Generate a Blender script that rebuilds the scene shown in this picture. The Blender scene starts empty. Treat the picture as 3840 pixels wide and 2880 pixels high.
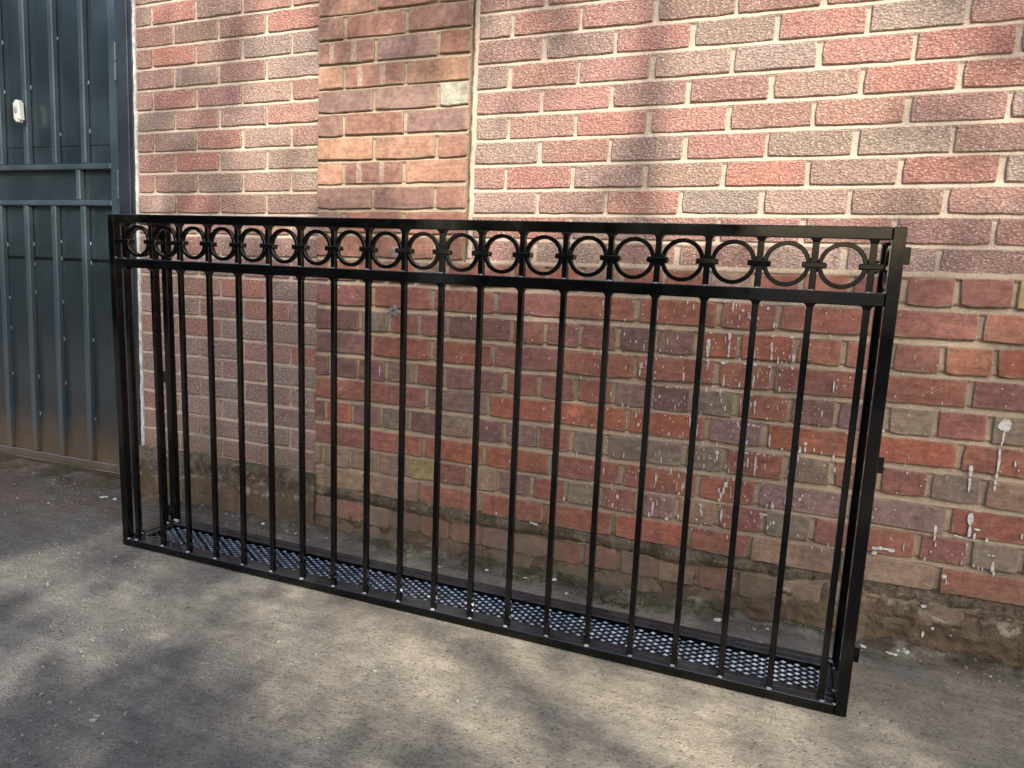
import bpy, bmesh, math, random
from mathutils import Vector, Matrix, noise

rnd = random.Random(11)
C = bpy.context.scene.collection
scene = bpy.context.scene

# ------------------------------------------------------------------ camera
cd = bpy.data.cameras.new('camera')
cam = bpy.data.objects.new('camera', cd)
C.objects.link(cam)
cd.sensor_fit = 'HORIZONTAL'
cd.sensor_width = 36.0
cd.lens = 25.324
cd.clip_start = 0.05
cd.clip_end = 1000.0
_r = Vector((0.922718, 0.382945, 0.044094))
_u = Vector((-0.089934, 0.102633, 0.990645))
_f = Vector((-0.374838, 0.918052, -0.129142))
m = Matrix((_r, _u, -_f)).transposed().to_4x4()
m.translation = Vector((0.97935, -2.25109, 0.93240))
cam.matrix_world = m
scene.camera = cam

# ------------------------------------------------------------------ light
SUN = Vector((0.378, -0.697, 0.609)).normalized()
elev = math.asin(SUN.z)
azim = math.atan2(SUN.x, SUN.y)
world = bpy.data.worlds.new('World')
scene.world = world
world.use_nodes = True
wn = world.node_tree
bg = wn.nodes['Background']
sky = wn.nodes.new('ShaderNodeTexSky')
sky.sky_type = 'NISHITA'
sky.sun_disc = False
sky.sun_elevation = elev
sky.sun_rotation = azim
sky.air_density = 1.0
sky.dust_density = 2.4
sky.ozone_density = 1.0
wn.links.new(sky.outputs[0], bg.inputs['Color'])
bg.inputs['Strength'].default_value = 0.15
sl = bpy.data.lights.new('sun', 'SUN')
sl.energy = 3.3
sl.angle = math.radians(0.53)
sl.color = (1.0, 0.93, 0.81)
so = bpy.data.objects.new('sun', sl)
C.objects.link(so)
so.rotation_euler = SUN.to_track_quat('Z', 'Y').to_euler()
vs = scene.view_settings
vs.view_transform = 'Standard'
vs.look = 'None'
vs.gamma = 1.0
vs.use_curve_mapping = False
vs.exposure = 1.18


# ------------------------------------------------------------------ helpers
def link(o, parent=None):
    C.objects.link(o)
    if parent is not None:
        o.parent = parent
    return o


def mesh(name, verts, faces, mat=None, smooth=False):
    me = bpy.data.meshes.new(name)
    me.from_pydata(verts, [], faces)
    if mat is not None:
        me.materials.append(mat)
    if smooth:
        for p in me.polygons:
            p.use_smooth = True
    me.update()
    return me


def obj(name, me, parent=None, loc=(0, 0, 0), **props):
    o = bpy.data.objects.new(name, me)
    o.location = loc
    link(o, parent)
    for k, v in props.items():
        o[k] = v
    return o


def thing(name, label, cat, loc=(0, 0, 0), group=None):
    o = bpy.data.objects.new(name, None)
    o.empty_display_size = 0.1
    o.location = loc
    link(o)
    o['label'] = label
    o['category'] = cat
    if group:
        o['group'] = group
    return o


class MB:
    """collects simple solids into one mesh"""
    def __init__(s):
        s.v = []
        s.f = []

    def add(s, verts, faces):
        n = len(s.v)
        s.v += [tuple(a) for a in verts]
        s.f += [tuple(i + n for i in f) for f in faces]
        return s

    def box(s, a, b, ch=0.0):
        """box between corners a and b with chamfered edges"""
        (x0, y0, z0), (x1, y1, z1) = a, b
        if ch <= 0:
            v = [(x, y, z) for x in (x0, x1) for y in (y0, y1) for z in (z0, z1)]
            f = [(0, 1, 3, 2), (4, 6, 7, 5), (0, 4, 5, 1), (2, 3, 7, 6), (0, 2, 6, 4), (1, 5, 7, 3)]
            return s.add(v, f)
        bm = bmesh.new()
        bmesh.ops.create_cube(bm, size=1.0)
        for w in bm.verts:
            w.co = Vector(((x0 + x1) / 2 + w.co.x * (x1 - x0), (y0 + y1) / 2 + w.co.y * (y1 - y0), (z0 + z1) / 2 + w.co.z * (z1 - z0)))
        bmesh.ops.bevel(bm, geom=bm.edges[:], offset=ch, segments=1, affect='EDGES', clamp_overlap=True)
        bm.verts.index_update()
        s.add([w.co[:] for w in bm.verts], [[w.index for w in f.verts] for f in bm.faces])
        bm.free()
        return s

    def blob(s, c, r, seed=0, sub=1, squash=(1, 1, 1), rough=0.25):
        bm = bmesh.new()
        bmesh.ops.create_icosphere(bm, subdivisions=sub, radius=1.0)
        rr = random.Random(seed)
        for w in bm.verts:
            k = r * (1 + rr.uniform(-rough, rough))
            w.co = Vector((c[0] + w.co.x * k * squash[0], c[1] + w.co.y * k * squash[1], c[2] + w.co.z * k * squash[2]))
        bm.verts.index_update()
        s.add([w.co[:] for w in bm.verts], [[w.index for w in f.verts] for f in bm.faces])
        bm.free()
        return s

    def mesh(s, name, mat, smooth=False):
        return mesh(name, s.v, s.f, mat, smooth)


# ------------------------------------------------------------------ materials
class NT:
    def __init__(s, name):
        s.m = bpy.data.materials.new(name)
        s.m.use_nodes = True
        s.t = s.m.node_tree
        s.b = s.t.nodes['Principled BSDF']
        g = s.n('ShaderNodeNewGeometry')
        s.pos = g.outputs['Position']
        sx = s.n('ShaderNodeSeparateXYZ')
        s.l(s.pos, sx.inputs[0])
        s.x, s.y, s.z = sx.outputs

    def n(s, t, **k):
        nd = s.t.nodes.new(t)
        for a, v in k.items():
            setattr(nd, a, v)
        return nd

    def l(s, a, b):
        s.t.links.new(a, b)

    def put(s, inp, v):
        if isinstance(v, bpy.types.NodeSocket):
            s.l(v, inp)
        elif isinstance(v, (tuple, list)) and len(v) == 3 and inp.type == 'RGBA':
            inp.default_value = (*v, 1)
        else:
            inp.default_value = v

    def noise(s, scale, detail=3, rough=0.55, vec=None, dist=0.0):
        nd = s.n('ShaderNodeTexNoise')
        s.l(vec or s.pos, nd.inputs['Vector'])
        nd.inputs['Scale'].default_value = scale
        nd.inputs['Detail'].default_value = detail
        nd.inputs['Roughness'].default_value = rough
        nd.inputs['Distortion'].default_value = dist
        return nd.outputs['Fac']

    def voro(s, scale, feature='F1', vec=None, out='Distance', rand=1.0):
        nd = s.n('ShaderNodeTexVoronoi', feature=feature)
        s.l(vec or s.pos, nd.inputs['Vector'])
        nd.inputs['Scale'].default_value = scale
        nd.inputs['Randomness'].default_value = rand
        return nd.outputs[out]

    def math(s, op, a, b=0.0, c=None, clamp=False):
        nd = s.n('ShaderNodeMath', operation=op, use_clamp=clamp)
        s.put(nd.inputs[0], a)
        s.put(nd.inputs[1], b)
        if c is not None:
            s.put(nd.inputs[2], c)
        return nd.outputs[0]

    def ramp(s, v, lo, hi, a=0.0, b=1.0, smooth=True):
        nd = s.n('ShaderNodeMapRange', interpolation_type='SMOOTHSTEP' if smooth else 'LINEAR')
        s.put(nd.inputs['Value'], v)
        nd.inputs['From Min'].default_value = lo
        nd.inputs['From Max'].default_value = hi
        nd.inputs['To Min'].default_value = a
        nd.inputs['To Max'].default_value = b
        return nd.outputs[0]

    def mix(s, fac, a, b, blend='MIX'):
        nd = s.n('ShaderNodeMix', data_type='RGBA', blend_type=blend)
        s.put(nd.inputs['Factor'], fac)
        s.put(nd.inputs['A'], a)
        s.put(nd.inputs['B'], b)
        return nd.outputs['Result']

    def scalec(s, col, k):
        """colour times a factor"""
        nd = s.n('ShaderNodeVectorMath', operation='SCALE')
        s.put(nd.inputs[0], col)
        s.put(nd.inputs['Scale'], k)
        return nd.outputs[0]

    def mapv(s, sc):
        nd = s.n('ShaderNodeMapping')
        s.l(s.pos, nd.inputs['Vector'])
        nd.inputs['Scale'].default_value = sc
        return nd.outputs[0]

    def bump(s, h, strength=0.5, dist=0.002, prev=None):
        nd = s.n('ShaderNodeBump')
        nd.inputs['Strength'].default_value = strength
        nd.inputs['Distance'].default_value = dist
        s.l(h, nd.inputs['Height'])
        if prev is not None:
            s.l(prev, nd.inputs['Normal'])
        return nd.outputs[0]

    def done(s, col, rough=0.85, normal=None, spec=0.3, **k):
        s.put(s.b.inputs['Base Color'], col)
        s.put(s.b.inputs['Roughness'], rough)
        s.b.inputs['Specular IOR Level'].default_value = spec
        if normal is not None:
            s.l(normal, s.b.inputs['Normal'])
        for a, v in k.items():
            s.put(s.b.inputs[a.replace('_', ' ')], v)
        return s.m




def wall_dirt(n, col, top=0.36, gain=1.0):
    """rising mud splash, grey grime on the lower courses and green algae at the foot of the wall"""
    h = n.noise(5.0, 5, 0.62)
    d = n.math('ADD', n.math('MULTIPLY', h, 0.5), -0.25)
    zz = n.math('ADD', n.z, d)
    f1 = n.ramp(zz, top, 0.02, 0.0, 0.92 * gain)
    fine = n.noise(60, 4, 0.7)
    mud = n.mix(fine, (0.070, 0.054, 0.036), (0.225, 0.170, 0.118))
    col = n.mix(f1, col, mud)
    # green algae, very low
    g = n.math('MULTIPLY', n.ramp(zz, 0.06, -0.06), n.ramp(n.noise(7.0, 3), 0.46, 0.66))
    col = n.mix(n.math('MULTIPLY', g, 0.75), col, (0.050, 0.055, 0.018))
    return col


def mat_rough_brick():
    n = NT('rough_faced_brick')
    oi = n.n('ShaderNodeObjectInfo')
    base = oi.outputs['Color']
    # burnt patches: each brick fades from red to grey in places
    blot = n.ramp(n.noise(9.0, 3, 0.5), 0.42, 0.68)
    grey = n.mix(n.noise(40, 2), (0.265, 0.190, 0.156), (0.34, 0.250, 0.203))
    col = n.mix(n.math('MULTIPLY', blot, 0.32), base, grey)
    gv = n.mapv((1.0, 1.0, 1.5))
    g1 = n.voro(118, vec=gv)
    g2 = n.noise(150, 3, 0.7, vec=gv)
    lum = n.ramp(n.math('ADD', n.math('MULTIPLY', g1, -0.55), n.math('MULTIPLY', g2, 1.1)), 0.05, 0.62, 0.66, 1.24)
    col = n.scalec(col, lum)
    # pale grit exposed on the wire-cut face
    cid = n.voro(118, vec=gv, out='Color')
    sep = n.n('ShaderNodeSeparateColor')
    n.l(cid, sep.inputs[0])
    pick = n.math('GREATER_THAN', sep.outputs[0], 0.80)
    grit = n.math('MULTIPLY', pick, n.ramp(g1, 0.50, 0.25))
    col = n.mix(n.math('MULTIPLY', grit, 0.50), col, (0.60, 0.48, 0.40))
    tg = n.n('ShaderNodeTexCoord')
    sg = n.n('ShaderNodeSeparateXYZ')
    n.l(tg.outputs['Generated'], sg.inputs[0])
    ez = n.math('MULTIPLY', n.math('SUBTRACT', 0.5, n.math('ABSOLUTE', n.math('ADD', sg.outputs[2], -0.5))), 0.073)
    ex = n.math('MULTIPLY', n.math('SUBTRACT', 0.5, n.math('ABSOLUTE', n.math('ADD', sg.outputs[0], -0.5))), 0.18)
    ed = n.math('ADD', n.math('MINIMUM', ex, ez), n.math('MULTIPLY', n.math('ADD', n.noise(70, 4, 0.7), -0.5), 0.020))
    col = n.mix(n.ramp(ed, 0.005, -0.001, 0.0, 0.55), col, (0.46, 0.37, 0.285))
    col = wall_dirt(n, col, 0.44, 0.7)
    h = n.math('ADD', n.math('MULTIPLY', g1, -0.8), n.math('MULTIPLY', g2, 1.2))
    h = n.math('ADD', h, n.math('MULTIPLY', n.noise(55, 2), 1.2))
    return n.done(col, 0.93, n.bump(h, 0.75, 0.0042), 0.2)


def mat_old_brick(stripe=False):
    n = NT('smooth_brick_striped' if stripe else 'smooth_old_brick')
    oi = n.n('ShaderNodeObjectInfo')
    base = oi.outputs['Color']
    blot = n.ramp(n.noise(8.0, 4, 0.6), 0.40, 0.70)
    col = n.mix(n.math('MULTIPLY', blot, 0.40), base, (0.150, 0.080, 0.070))
    lum = n.ramp(n.noise(38, 6, 0.78), 0.28, 0.72, 0.66, 1.34)
    col = n.scalec(col, lum)
    streak = n.noise(30, 3, 0.6, vec=n.mapv((0.35, 1, 2.6)))
    col = n.scalec(col, n.ramp(streak, 0.3, 0.7, 0.88, 1.12))
    if stripe:
        tc = n.n('ShaderNodeTexCoord')
        sx = n.n('ShaderNodeSeparateXYZ')
        n.l(tc.outputs['Object'], sx.inputs[0])
        w = n.math('ADD', sx.outputs[0], n.math('MULTIPLY', n.math('ADD', n.noise(60, 2), -0.5), 0.012))
        a = n.ramp(n.math('ABSOLUTE', n.math('ADD', w, 0.058)), 0.0125, 0.0085)
        b = n.ramp(n.math('ABSOLUTE', n.math('ADD', w, -0.036)), 0.0125, 0.0085)
        k = n.math('MULTIPLY', n.math('MAXIMUM', a, b), n.ramp(n.noise(90, 3), 0.35, 0.65, 0.12, 0.62))
        col = n.mix(k, col, (0.50, 0.44, 0.36))
    # pin holes, lime specks
    v = n.voro(55)
    cid = n.voro(55, out='Color')
    sep = n.n('ShaderNodeSeparateColor')
    n.l(cid, sep.inputs[0])
    sp = n.math('MULTIPLY', n.math('GREATER_THAN', sep.outputs[0], 0.86), n.ramp(v, 0.17, 0.08))
    col = n.mix(n.math('MULTIPLY', sp, 0.7), col, (0.50, 0.40, 0.33))
    pit = n.math('MULTIPLY', n.math('LESS_THAN', sep.outputs[0], 0.10), n.ramp(v, 0.16, 0.07))
    col = n.mix(n.math('MULTIPLY', pit, 0.8), col, (0.03, 0.02, 0.018))
    soot = n.ramp(n.noise(3.1, 5, 0.7), 0.56, 0.74)
    col = n.mix(n.math('MULTIPLY', soot, n.ramp(n.z, 1.2, 0.9, 0, 0.45)), col, (0.085, 0.072, 0.058))
    tg = n.n('ShaderNodeTexCoord')
    sg = n.n('ShaderNodeSeparateXYZ')
    n.l(tg.outputs['Generated'], sg.inputs[0])
    ez = n.math('MULTIPLY', n.math('SUBTRACT', 0.5, n.math('ABSOLUTE', n.math('ADD', sg.outputs[2], -0.5))), 0.073)
    ex = n.math('MULTIPLY', n.math('SUBTRACT', 0.5, n.math('ABSOLUTE', n.math('ADD', sg.outputs[0], -0.5))), 0.18)
    ed = n.math('ADD', n.math('MINIMUM', ex, ez), n.math('MULTIPLY', n.math('ADD', n.noise(26, 5, 0.7), -0.5), 0.036))
    col = n.mix(n.ramp(ed, 0.0075, -0.001, 0.0, 0.70), col, n.mix(n.noise(60, 3), (0.22, 0.165, 0.115), (0.36, 0.28, 0.20)))
    col = wall_dirt(n, col, 0.22, 0.66)
    h = n.math('ADD', n.noise(70, 5, 0.7), n.math('MULTIPLY', streak, 0.8))
    return n.done(col, 0.88, n.bump(h, 0.65, 0.0028), 0.25)


def mat_mortar(name, a, b, top):
    n = NT(name)
    col = n.mix(n.noise(16, 5, 0.65), a, b)
    col = n.scalec(col, n.ramp(n.noise(190, 2, 0.6), 0.25, 0.75, 0.80, 1.16))
    grime = n.ramp(n.noise(4.0, 5, 0.65), 0.50, 0.72)
    k = n.math('MULTIPLY', grime, n.ramp(n.z, 1.25, 0.85, 0.10, 0.62))
    col = n.mix(k, col, (0.125, 0.105, 0.075))
    col = wall_dirt(n, col, top)
    h = n.math('ADD', n.noise(220, 3, 0.7), n.math('MULTIPLY', n.noise(45, 3), 1.5))
    return n.done(col, 0.95, n.bump(h, 0.7, 0.003), 0.15)


def mat_ground():
    n = NT('dusty_gravel_ground')
    big = n.noise(1.5, 4, 0.6)
    mid = n.noise(6.0, 5, 0.65)
    fine = n.math('ADD', n.math('MULTIPLY', n.noise(70, 5, 0.8), 0.55), n.math('MULTIPLY', n.noise(260, 3, 0.75), 0.55))
    fine = n.ramp(fine, 0.30, 0.80)
    dust = n.mix(fine, (0.400, 0.345, 0.258), (0.560, 0.490, 0.375))
    grey = n.mix(fine, (0.175, 0.166, 0.148), (0.350, 0.330, 0.296))
    brown = n.mix(fine, (0.170, 0.122, 0.088), (0.300, 0.226, 0.168))
    side = n.math('ADD', n.math('MULTIPLY', n.x, 0.55), n.math('MULTIPLY', n.y, 0.42))
    f = n.math('ADD', n.math('MULTIPLY', n.math('ADD', mid, -0.5), 1.5), side)
    col = n.mix(n.ramp(f, -0.75, 0.0), grey, dust)
    back = n.math('ADD', n.math('MULTIPLY', n.x, -0.55), n.math('MULTIPLY', n.y, 1.1))
    f2 = n.math('ADD', n.math('MULTIPLY', n.math('ADD', n.noise(4.0, 5, 0.65), -0.5), 2.0), back)
    col = n.mix(n.ramp(f2, -0.1, 0.85), col, brown)
    # grey swept strip along the foot of the wall
    strip = n.math('MULTIPLY', n.ramp(n.y, -0.36, -0.12), n.ramp(n.noise(3.3, 4), 0.40, 0.62))
    col = n.mix(n.math('MULTIPLY', strip, 0.7), col, grey)
    foot = n.math('MULTIPLY', n.ramp(n.y, -0.16, -0.03), n.ramp(n.noise(9.0, 4), 0.36, 0.56))
    col = n.mix(n.math('MULTIPLY', foot, 0.9), col, n.mix(fine, (0.075, 0.055, 0.032), (0.150, 0.115, 0.070)))
    moss = n.math('MULTIPLY', n.ramp(n.y, -0.17, -0.07), n.ramp(n.noise(5.2, 4, 0.7), 0.54, 0.66))
    moss = n.math('MULTIPLY', moss, n.ramp(n.x, -0.9, -0.4))
    col = n.mix(n.math('MULTIPLY', moss, 0.85), col, n.mix(fine, (0.030, 0.042, 0.010), (0.095, 0.105, 0.030)))
    # gravel: small stones with their own greys
    vv = n.voro(95)
    vc = n.voro(95, out='Color')
    sep = n.n('ShaderNodeSeparateColor')
    n.l(vc, sep.inputs[0])
    dens = n.ramp(n.math('ADD', f, n.math('MULTIPLY', mid, -0.6)), 0.25, -1.0, 0.86, 0.45)
    st = n.math('MULTIPLY', n.math('GREATER_THAN', sep.outputs[0], dens), n.ramp(vv, 0.42, 0.30))
    col = n.mix(n.math('MULTIPLY', st, 0.38), col, n.mix(sep.outputs[1], (0.095, 0.094, 0.092), (0.36, 0.345, 0.32)))
    # dragged scratches running along the frame
    scr = n.noise(24, 3, 0.6, vec=n.mapv((0.10, 1.6, 1)))
    col = n.scalec(col, n.ramp(scr, 0.3, 0.7, 0.90, 1.10))
    col = n.scalec(col, n.ramp(big, 0.3, 0.7, 0.84, 1.14))
    col = n.scalec(col, n.ramp(n.noise(17, 6, 0.75), 0.32, 0.68, 0.80, 1.16))
    sv = n.voro(150, out='Color')
    sp2 = n.n('ShaderNodeSeparateColor')
    n.l(sv, sp2.inputs[0])
    col = n.mix(n.math('MULTIPLY', n.math('GREATER_THAN', sp2.outputs[0], 0.82), 0.30), col, n.mix(sp2.outputs[1], (0.065, 0.062, 0.058), (0.36, 0.335, 0.29)))
    h = n.math('ADD', n.math('MULTIPLY', fine, 0.9), n.math('MULTIPLY', st, 0.55))
    h = n.math('ADD', h, n.math('MULTIPLY', n.noise(190, 3, 0.7), 0.5))
    h = n.math('ADD', h, n.math('MULTIPLY', scr, 0.35))
    return n.done(col, 0.95, n.bump(h, 1.0, 0.010), 0.12)


def mat_stone():
    n = NT('loose_gravel')
    vc = n.voro(30, out='Color')
    sep = n.n('ShaderNodeSeparateColor')
    n.l(vc, sep.inputs[0])
    col = n.mix(sep.outputs[0], (0.095, 0.092, 0.088), (0.225, 0.215, 0.195))
    col = n.scalec(col, n.ramp(n.noise(200, 2), 0.3, 0.7, 0.85, 1.15))
    return n.done(col, 0.9, None, 0.25)


def mat_black():
    n = NT('black_gloss_enamel')
    w = n.noise(14, 2, 0.5)
    h = n.math('ADD', n.math('MULTIPLY', w, 1.0), n.math('MULTIPLY', n.noise(90, 3, 0.6), 0.22))
    rough = n.ramp(n.noise(22, 3), 0.35, 0.7, 0.06, 0.14)
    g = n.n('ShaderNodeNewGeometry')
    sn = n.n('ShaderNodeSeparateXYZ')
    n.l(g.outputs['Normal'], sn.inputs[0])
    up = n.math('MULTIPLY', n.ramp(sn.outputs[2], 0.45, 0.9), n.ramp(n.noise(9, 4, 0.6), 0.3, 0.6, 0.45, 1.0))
    col = n.mix(up, (0.0014, 0.0014, 0.0018), (0.030, 0.034, 0.038))     # sky sheen painted in as a paler colour on upward faces
    return n.done(col, rough, n.bump(h, 0.14, 0.0016), 0.42)


def mat_gate(name='blue_grey_gate_paint_lit', k=1.0):
    n = NT(name)
    col = n.mix(n.noise(5, 4, 0.6), (0.029, 0.045, 0.057), (0.041, 0.059, 0.072))
    col = n.scalec(col, n.ramp(n.noise(160, 2), 0.3, 0.7, 0.88, 1.12))
    col = n.scalec(col, k)
    # road dust splashed on the lowest part
    zz = n.math('ADD', n.z, n.math('MULTIPLY', n.math('ADD', n.noise(8, 4), -0.5), 0.16))
    col = n.mix(n.ramp(zz, 0.30, 0.03, 0.0, 0.62), col, n.mix(n.noise(60, 3), (0.120, 0.080, 0.045), (0.185, 0.128, 0.078)))
    h = n.math('ADD', n.noise(150, 3, 0.6), n.math('MULTIPLY', n.noise(7, 2), 4.0))
    return n.done(col, 0.20, n.bump(h, 0.16, 0.0020), 0.8)


def plain(name, col, rough=0.5, spec=0.4, var=0.15, sc=60, bumpd=0.0):
    n = NT(name)
    k = n.ramp(n.noise(sc, 4, 0.65), 0.3, 0.7, 1 - var, 1 + var)
    nb = n.bump(n.noise(sc * 2, 4, 0.7), 0.5, bumpd) if bumpd else None
    return n.done(n.scalec(col, k), rough, nb, spec)


def mat_plinth():
    n = NT('cement_plinth')
    col = n.mix(n.ramp(n.noise(10, 6, 0.75), 0.36, 0.64), (0.060, 0.048, 0.032), (0.185, 0.145, 0.105))
    col = n.mix(n.ramp(n.noise(17, 5, 0.7, vec=n.mapv((1, 1, 1.8))), 0.56, 0.68), col, (0.330, 0.262, 0.195))
    col = n.mix(n.ramp(n.noise(13, 5, 0.7, vec=n.mapv((1.2, 3, 1.0))), 0.57, 0.70), col, (0.225, 0.118, 0.085))
    col = n.mix(n.ramp(n.noise(8, 6, 0.8, vec=n.mapv((1, 5, 2))), 0.56, 0.66), col, (0.036, 0.034, 0.017))
    foot = n.math('MULTIPLY', n.ramp(n.z, 0.015, -0.02), n.ramp(n.noise(9, 5, 0.7), 0.40, 0.55))
    col = n.mix(n.math('MULTIPLY', foot, 0.8), col, (0.250, 0.150, 0.098))
    col = n.scalec(col, n.ramp(n.noise(120, 4, 0.75), 0.3, 0.7, 0.72, 1.28))
    zz = n.math('ADD', n.z, n.math('MULTIPLY', n.math('ADD', n.noise(6, 5, 0.7), -0.5), 0.20))
    col = n.mix(n.ramp(zz, 0.12, 0.07, 0, 0.8), col, n.mix(n.noise(40, 4), (0.085, 0.062, 0.038), (0.170, 0.122, 0.078)))
    edge = n.math('MULTIPLY', n.ramp(n.math('ABSOLUTE', n.math('ADD', zz, -0.085)), 0.020, 0.004), n.ramp(n.noise(12, 4), 0.45, 0.6))
    col = n.mix(n.math('MULTIPLY', edge, 0.8), col, (0.38, 0.33, 0.25))
    damp = n.math('MULTIPLY', n.ramp(n.z, 0.14, 0.19), n.ramp(n.noise(7, 4), 0.45, 0.6))
    col = n.mix(n.math('MULTIPLY', damp, 0.55), col, (0.055, 0.052, 0.036))
    h = n.math('ADD', n.noise(28, 5, 0.75), n.math('MULTIPLY', n.noise(140, 4, 0.7), 0.5))
    return n.done(col, 0.95, n.bump(h, 1.0, 0.013), 0.15)


def mat_leaf():
    n = NT('leaf')
    oi = n.noise(2.5, 2)
    col = n.mix(oi, (0.045, 0.080, 0.018), (0.085, 0.120, 0.030))
    mt = n.done(col, 0.5, None, 0.3)
    return mt


M_ROUGH = mat_rough_brick()
M_OLD = mat_old_brick()
M_STRIPE = mat_old_brick(True)
M_MORTAR_NEW = mat_mortar('pale_mortar', (0.430, 0.342, 0.266), (0.540, 0.436, 0.342), 0.30)
M_MORTAR_OLD = mat_mortar('sandy_old_mortar', (0.32, 0.240, 0.165), (0.46, 0.355, 0.250), 0.36)
M_GROUND = mat_ground()
M_STONE = mat_stone()
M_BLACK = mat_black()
M_GATE = mat_gate('blue_grey_gate_paint_lit', 1.35)  # gate paint lightened to carry the brighter reflection of the bars
M_SHEET = mat_gate('gate_sheet_paint_shaded', 0.60)  # same gate paint with shade darkened into the colour for the sheets
M_PLINTH = mat_plinth()
M_SPLASH = plain('white_paint_splash', (0.55, 0.52, 0.485), 0.7, 0.25, 0.28, 150)
M_CEMENT = plain('grey_cement', (0.20, 0.19, 0.175), 0.9, 0.2, 0.3, 80, 0.002)
M_BELL = plain('ivory_plastic', (0.66, 0.67, 0.60), 0.35, 0.5, 0.04, 30)
M_GREYPL = plain('grey_plastic', (0.33, 0.34, 0.31), 0.4, 0.5, 0.04, 30)
M_POST = plain('dark_navy_paint', (0.024, 0.029, 0.038), 0.33, 0.5, 0.2, 20, 0.001)
M_PLASTER = plain('flaking_white_plaster', (0.55, 0.53, 0.49), 0.85, 0.2, 0.3, 30, 0.003)
M_WELD = plain('painted_weld', (0.26, 0.29, 0.31), 0.22, 0.8, 0.4, 300, 0.001)
M_GWELD = plain('pale_weld_spatter', (0.17, 0.20, 0.215), 0.4, 0.5, 0.5, 200)
M_MESH = plain('pale_mesh_glint', (0.30, 0.32, 0.335), 0.25, 1.0, 0.2, 200)  # black mesh paint turned to pale metal, sky glints put into the colour
M_MESH.node_tree.nodes['Principled BSDF'].inputs['Metallic'].default_value = 0.9
M_CHIP = plain('white_chip', (0.48, 0.46, 0.42), 0.8, 0.2, 0.15, 90)
M_MOSSG = plain('moss_green', (0.050, 0.062, 0.016), 0.95, 0.1, 0.5, 90)
M_LEAF = mat_leaf()
M_BARK = plain('bark', (0.11, 0.085, 0.062), 0.9, 0.2, 0.35, 14, 0.01)

# ------------------------------------------------------------------ ground
FX = Vector((-1.14795, -0.53463, 0.0))            # foot of the guard's left front post
EX = Vector((0.99982, 0.01676, -0.00862))
EY = Vector((-0.01648, 0.99937, 0.03133))
EZ = Vector((0.00914, -0.03118, 0.99947))


def sstep(a, b, x):
    t = min(1, max(0, (x - a) / (b - a)))
    return t * t * (3 - 2 * t)


def ground_z(x, y, detail=True):
    xc = min(3.0, max(-4.0, x))
    yc = min(0.3, max(-5.0, y))
    zf = -((xc - FX.x) * EZ.x + (yc - FX.y) * EZ.y) / EZ.z
    w = sstep(-0.34, -0.02, y)
    z = zf * (1 - w) - 0.037 * w
    if detail:
        near = 1 - sstep(2.5, 5.0, abs(y + 0.6))
        d = noise.noise((x * 3, y * 3, 0)) * 0.004 + noise.noise((x * 11, y * 11, 3)) * 0.0028
        d += noise.noise((x * 38, y * 38, 7)) * 0.0016
        # soil banked against the foot of the wall
        bank = sstep(-0.11, -0.01, y) * (0.018 + 0.022 * noise.noise((x * 6, 1.7, y * 9)) + 0.012 * noise.noise((x * 22, 4.1, y * 22)))
        keep = 1.0
        if -0.57 < y < -0.28 and -1.2 < x < 1.2:
            keep = 0.35
        z += near * (d * keep - 0.001) + bank
    return z


def axis(lo, hi, flo, fhi, step):
    a = []
    v = flo
    s = step
    while v > lo:
        s *= 1.45
        v -= s
        a.append(max(v, lo))
    a.reverse()
    v = flo
    while v < fhi - 1e-6:
        a.append(v)
        v += step
    a.append(fhi)
    s = step
    v = fhi
    while v < hi:
        s *= 1.45
        v += s
        a.append(min(v, hi))
    return a


gx = axis(-150, 150, -3.0, 2.0, 0.016)
gy = axis(-150, 60, -1.75, 0.16, 0.016)
gv = [(x, y, ground_z(x, y)) for y in gy for x in gx]
W_ = len(gx)
gf = [(j * W_ + i, j * W_ + i + 1, (j + 1) * W_ + i + 1, (j + 1) * W_ + i) for j in range(len(gy) - 1) for i in range(W_ - 1)]
obj('ground', mesh('ground', gv, gf, M_GROUND, True), None, kind='structure')

# ------------------------------------------------------------------ bricks
COL = {
    # rough-faced bricks
    'r': (0.380, 0.208, 0.168), 'R': (0.398, 0.190, 0.150), 'b': (0.345, 0.204, 0.168), 'd': (0.298, 0.198, 0.162),
    'g': (0.340, 0.246, 0.198), 't': (0.372, 0.252, 0.205), 'p': (0.335, 0.226, 0.188),
}
OLD = {
    'r': (0.282, 0.116, 0.079), 'R': (0.302, 0.113, 0.070), 'o': (0.335, 0.148, 0.092), 'b': (0.250, 0.112, 0.087),
    'd': (0.190, 0.104, 0.088), 'p': (0.218, 0.136, 0.118), 'g': (0.212, 0.168, 0.122), 't': (0.265, 0.182, 0.125),
    'w': (0.370, 0.345, 0.270), 'y': (0.330, 0.250, 0.120), 'S': (0.285, 0.110, 0.068), 'm': (0.150, 0.108, 0.075),
    'l': (0.370, 0.165, 0.105),
}
# the pier above the ledge is cleaner and browner
PIERC = {'b': (0.295, 0.156, 0.113), 'o': (0.380, 0.208, 0.135), 'd': (0.245, 0.145, 0.116), 'p': (0.262, 0.165, 0.138), 'l': (0.345, 0.200, 0.145),
         'S': (0.285, 0.155, 0.112), 'r': (0.300, 0.138, 0.098), 't': (0.300, 0.190, 0.145), 'w': (0.370, 0.345, 0.270)}


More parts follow.
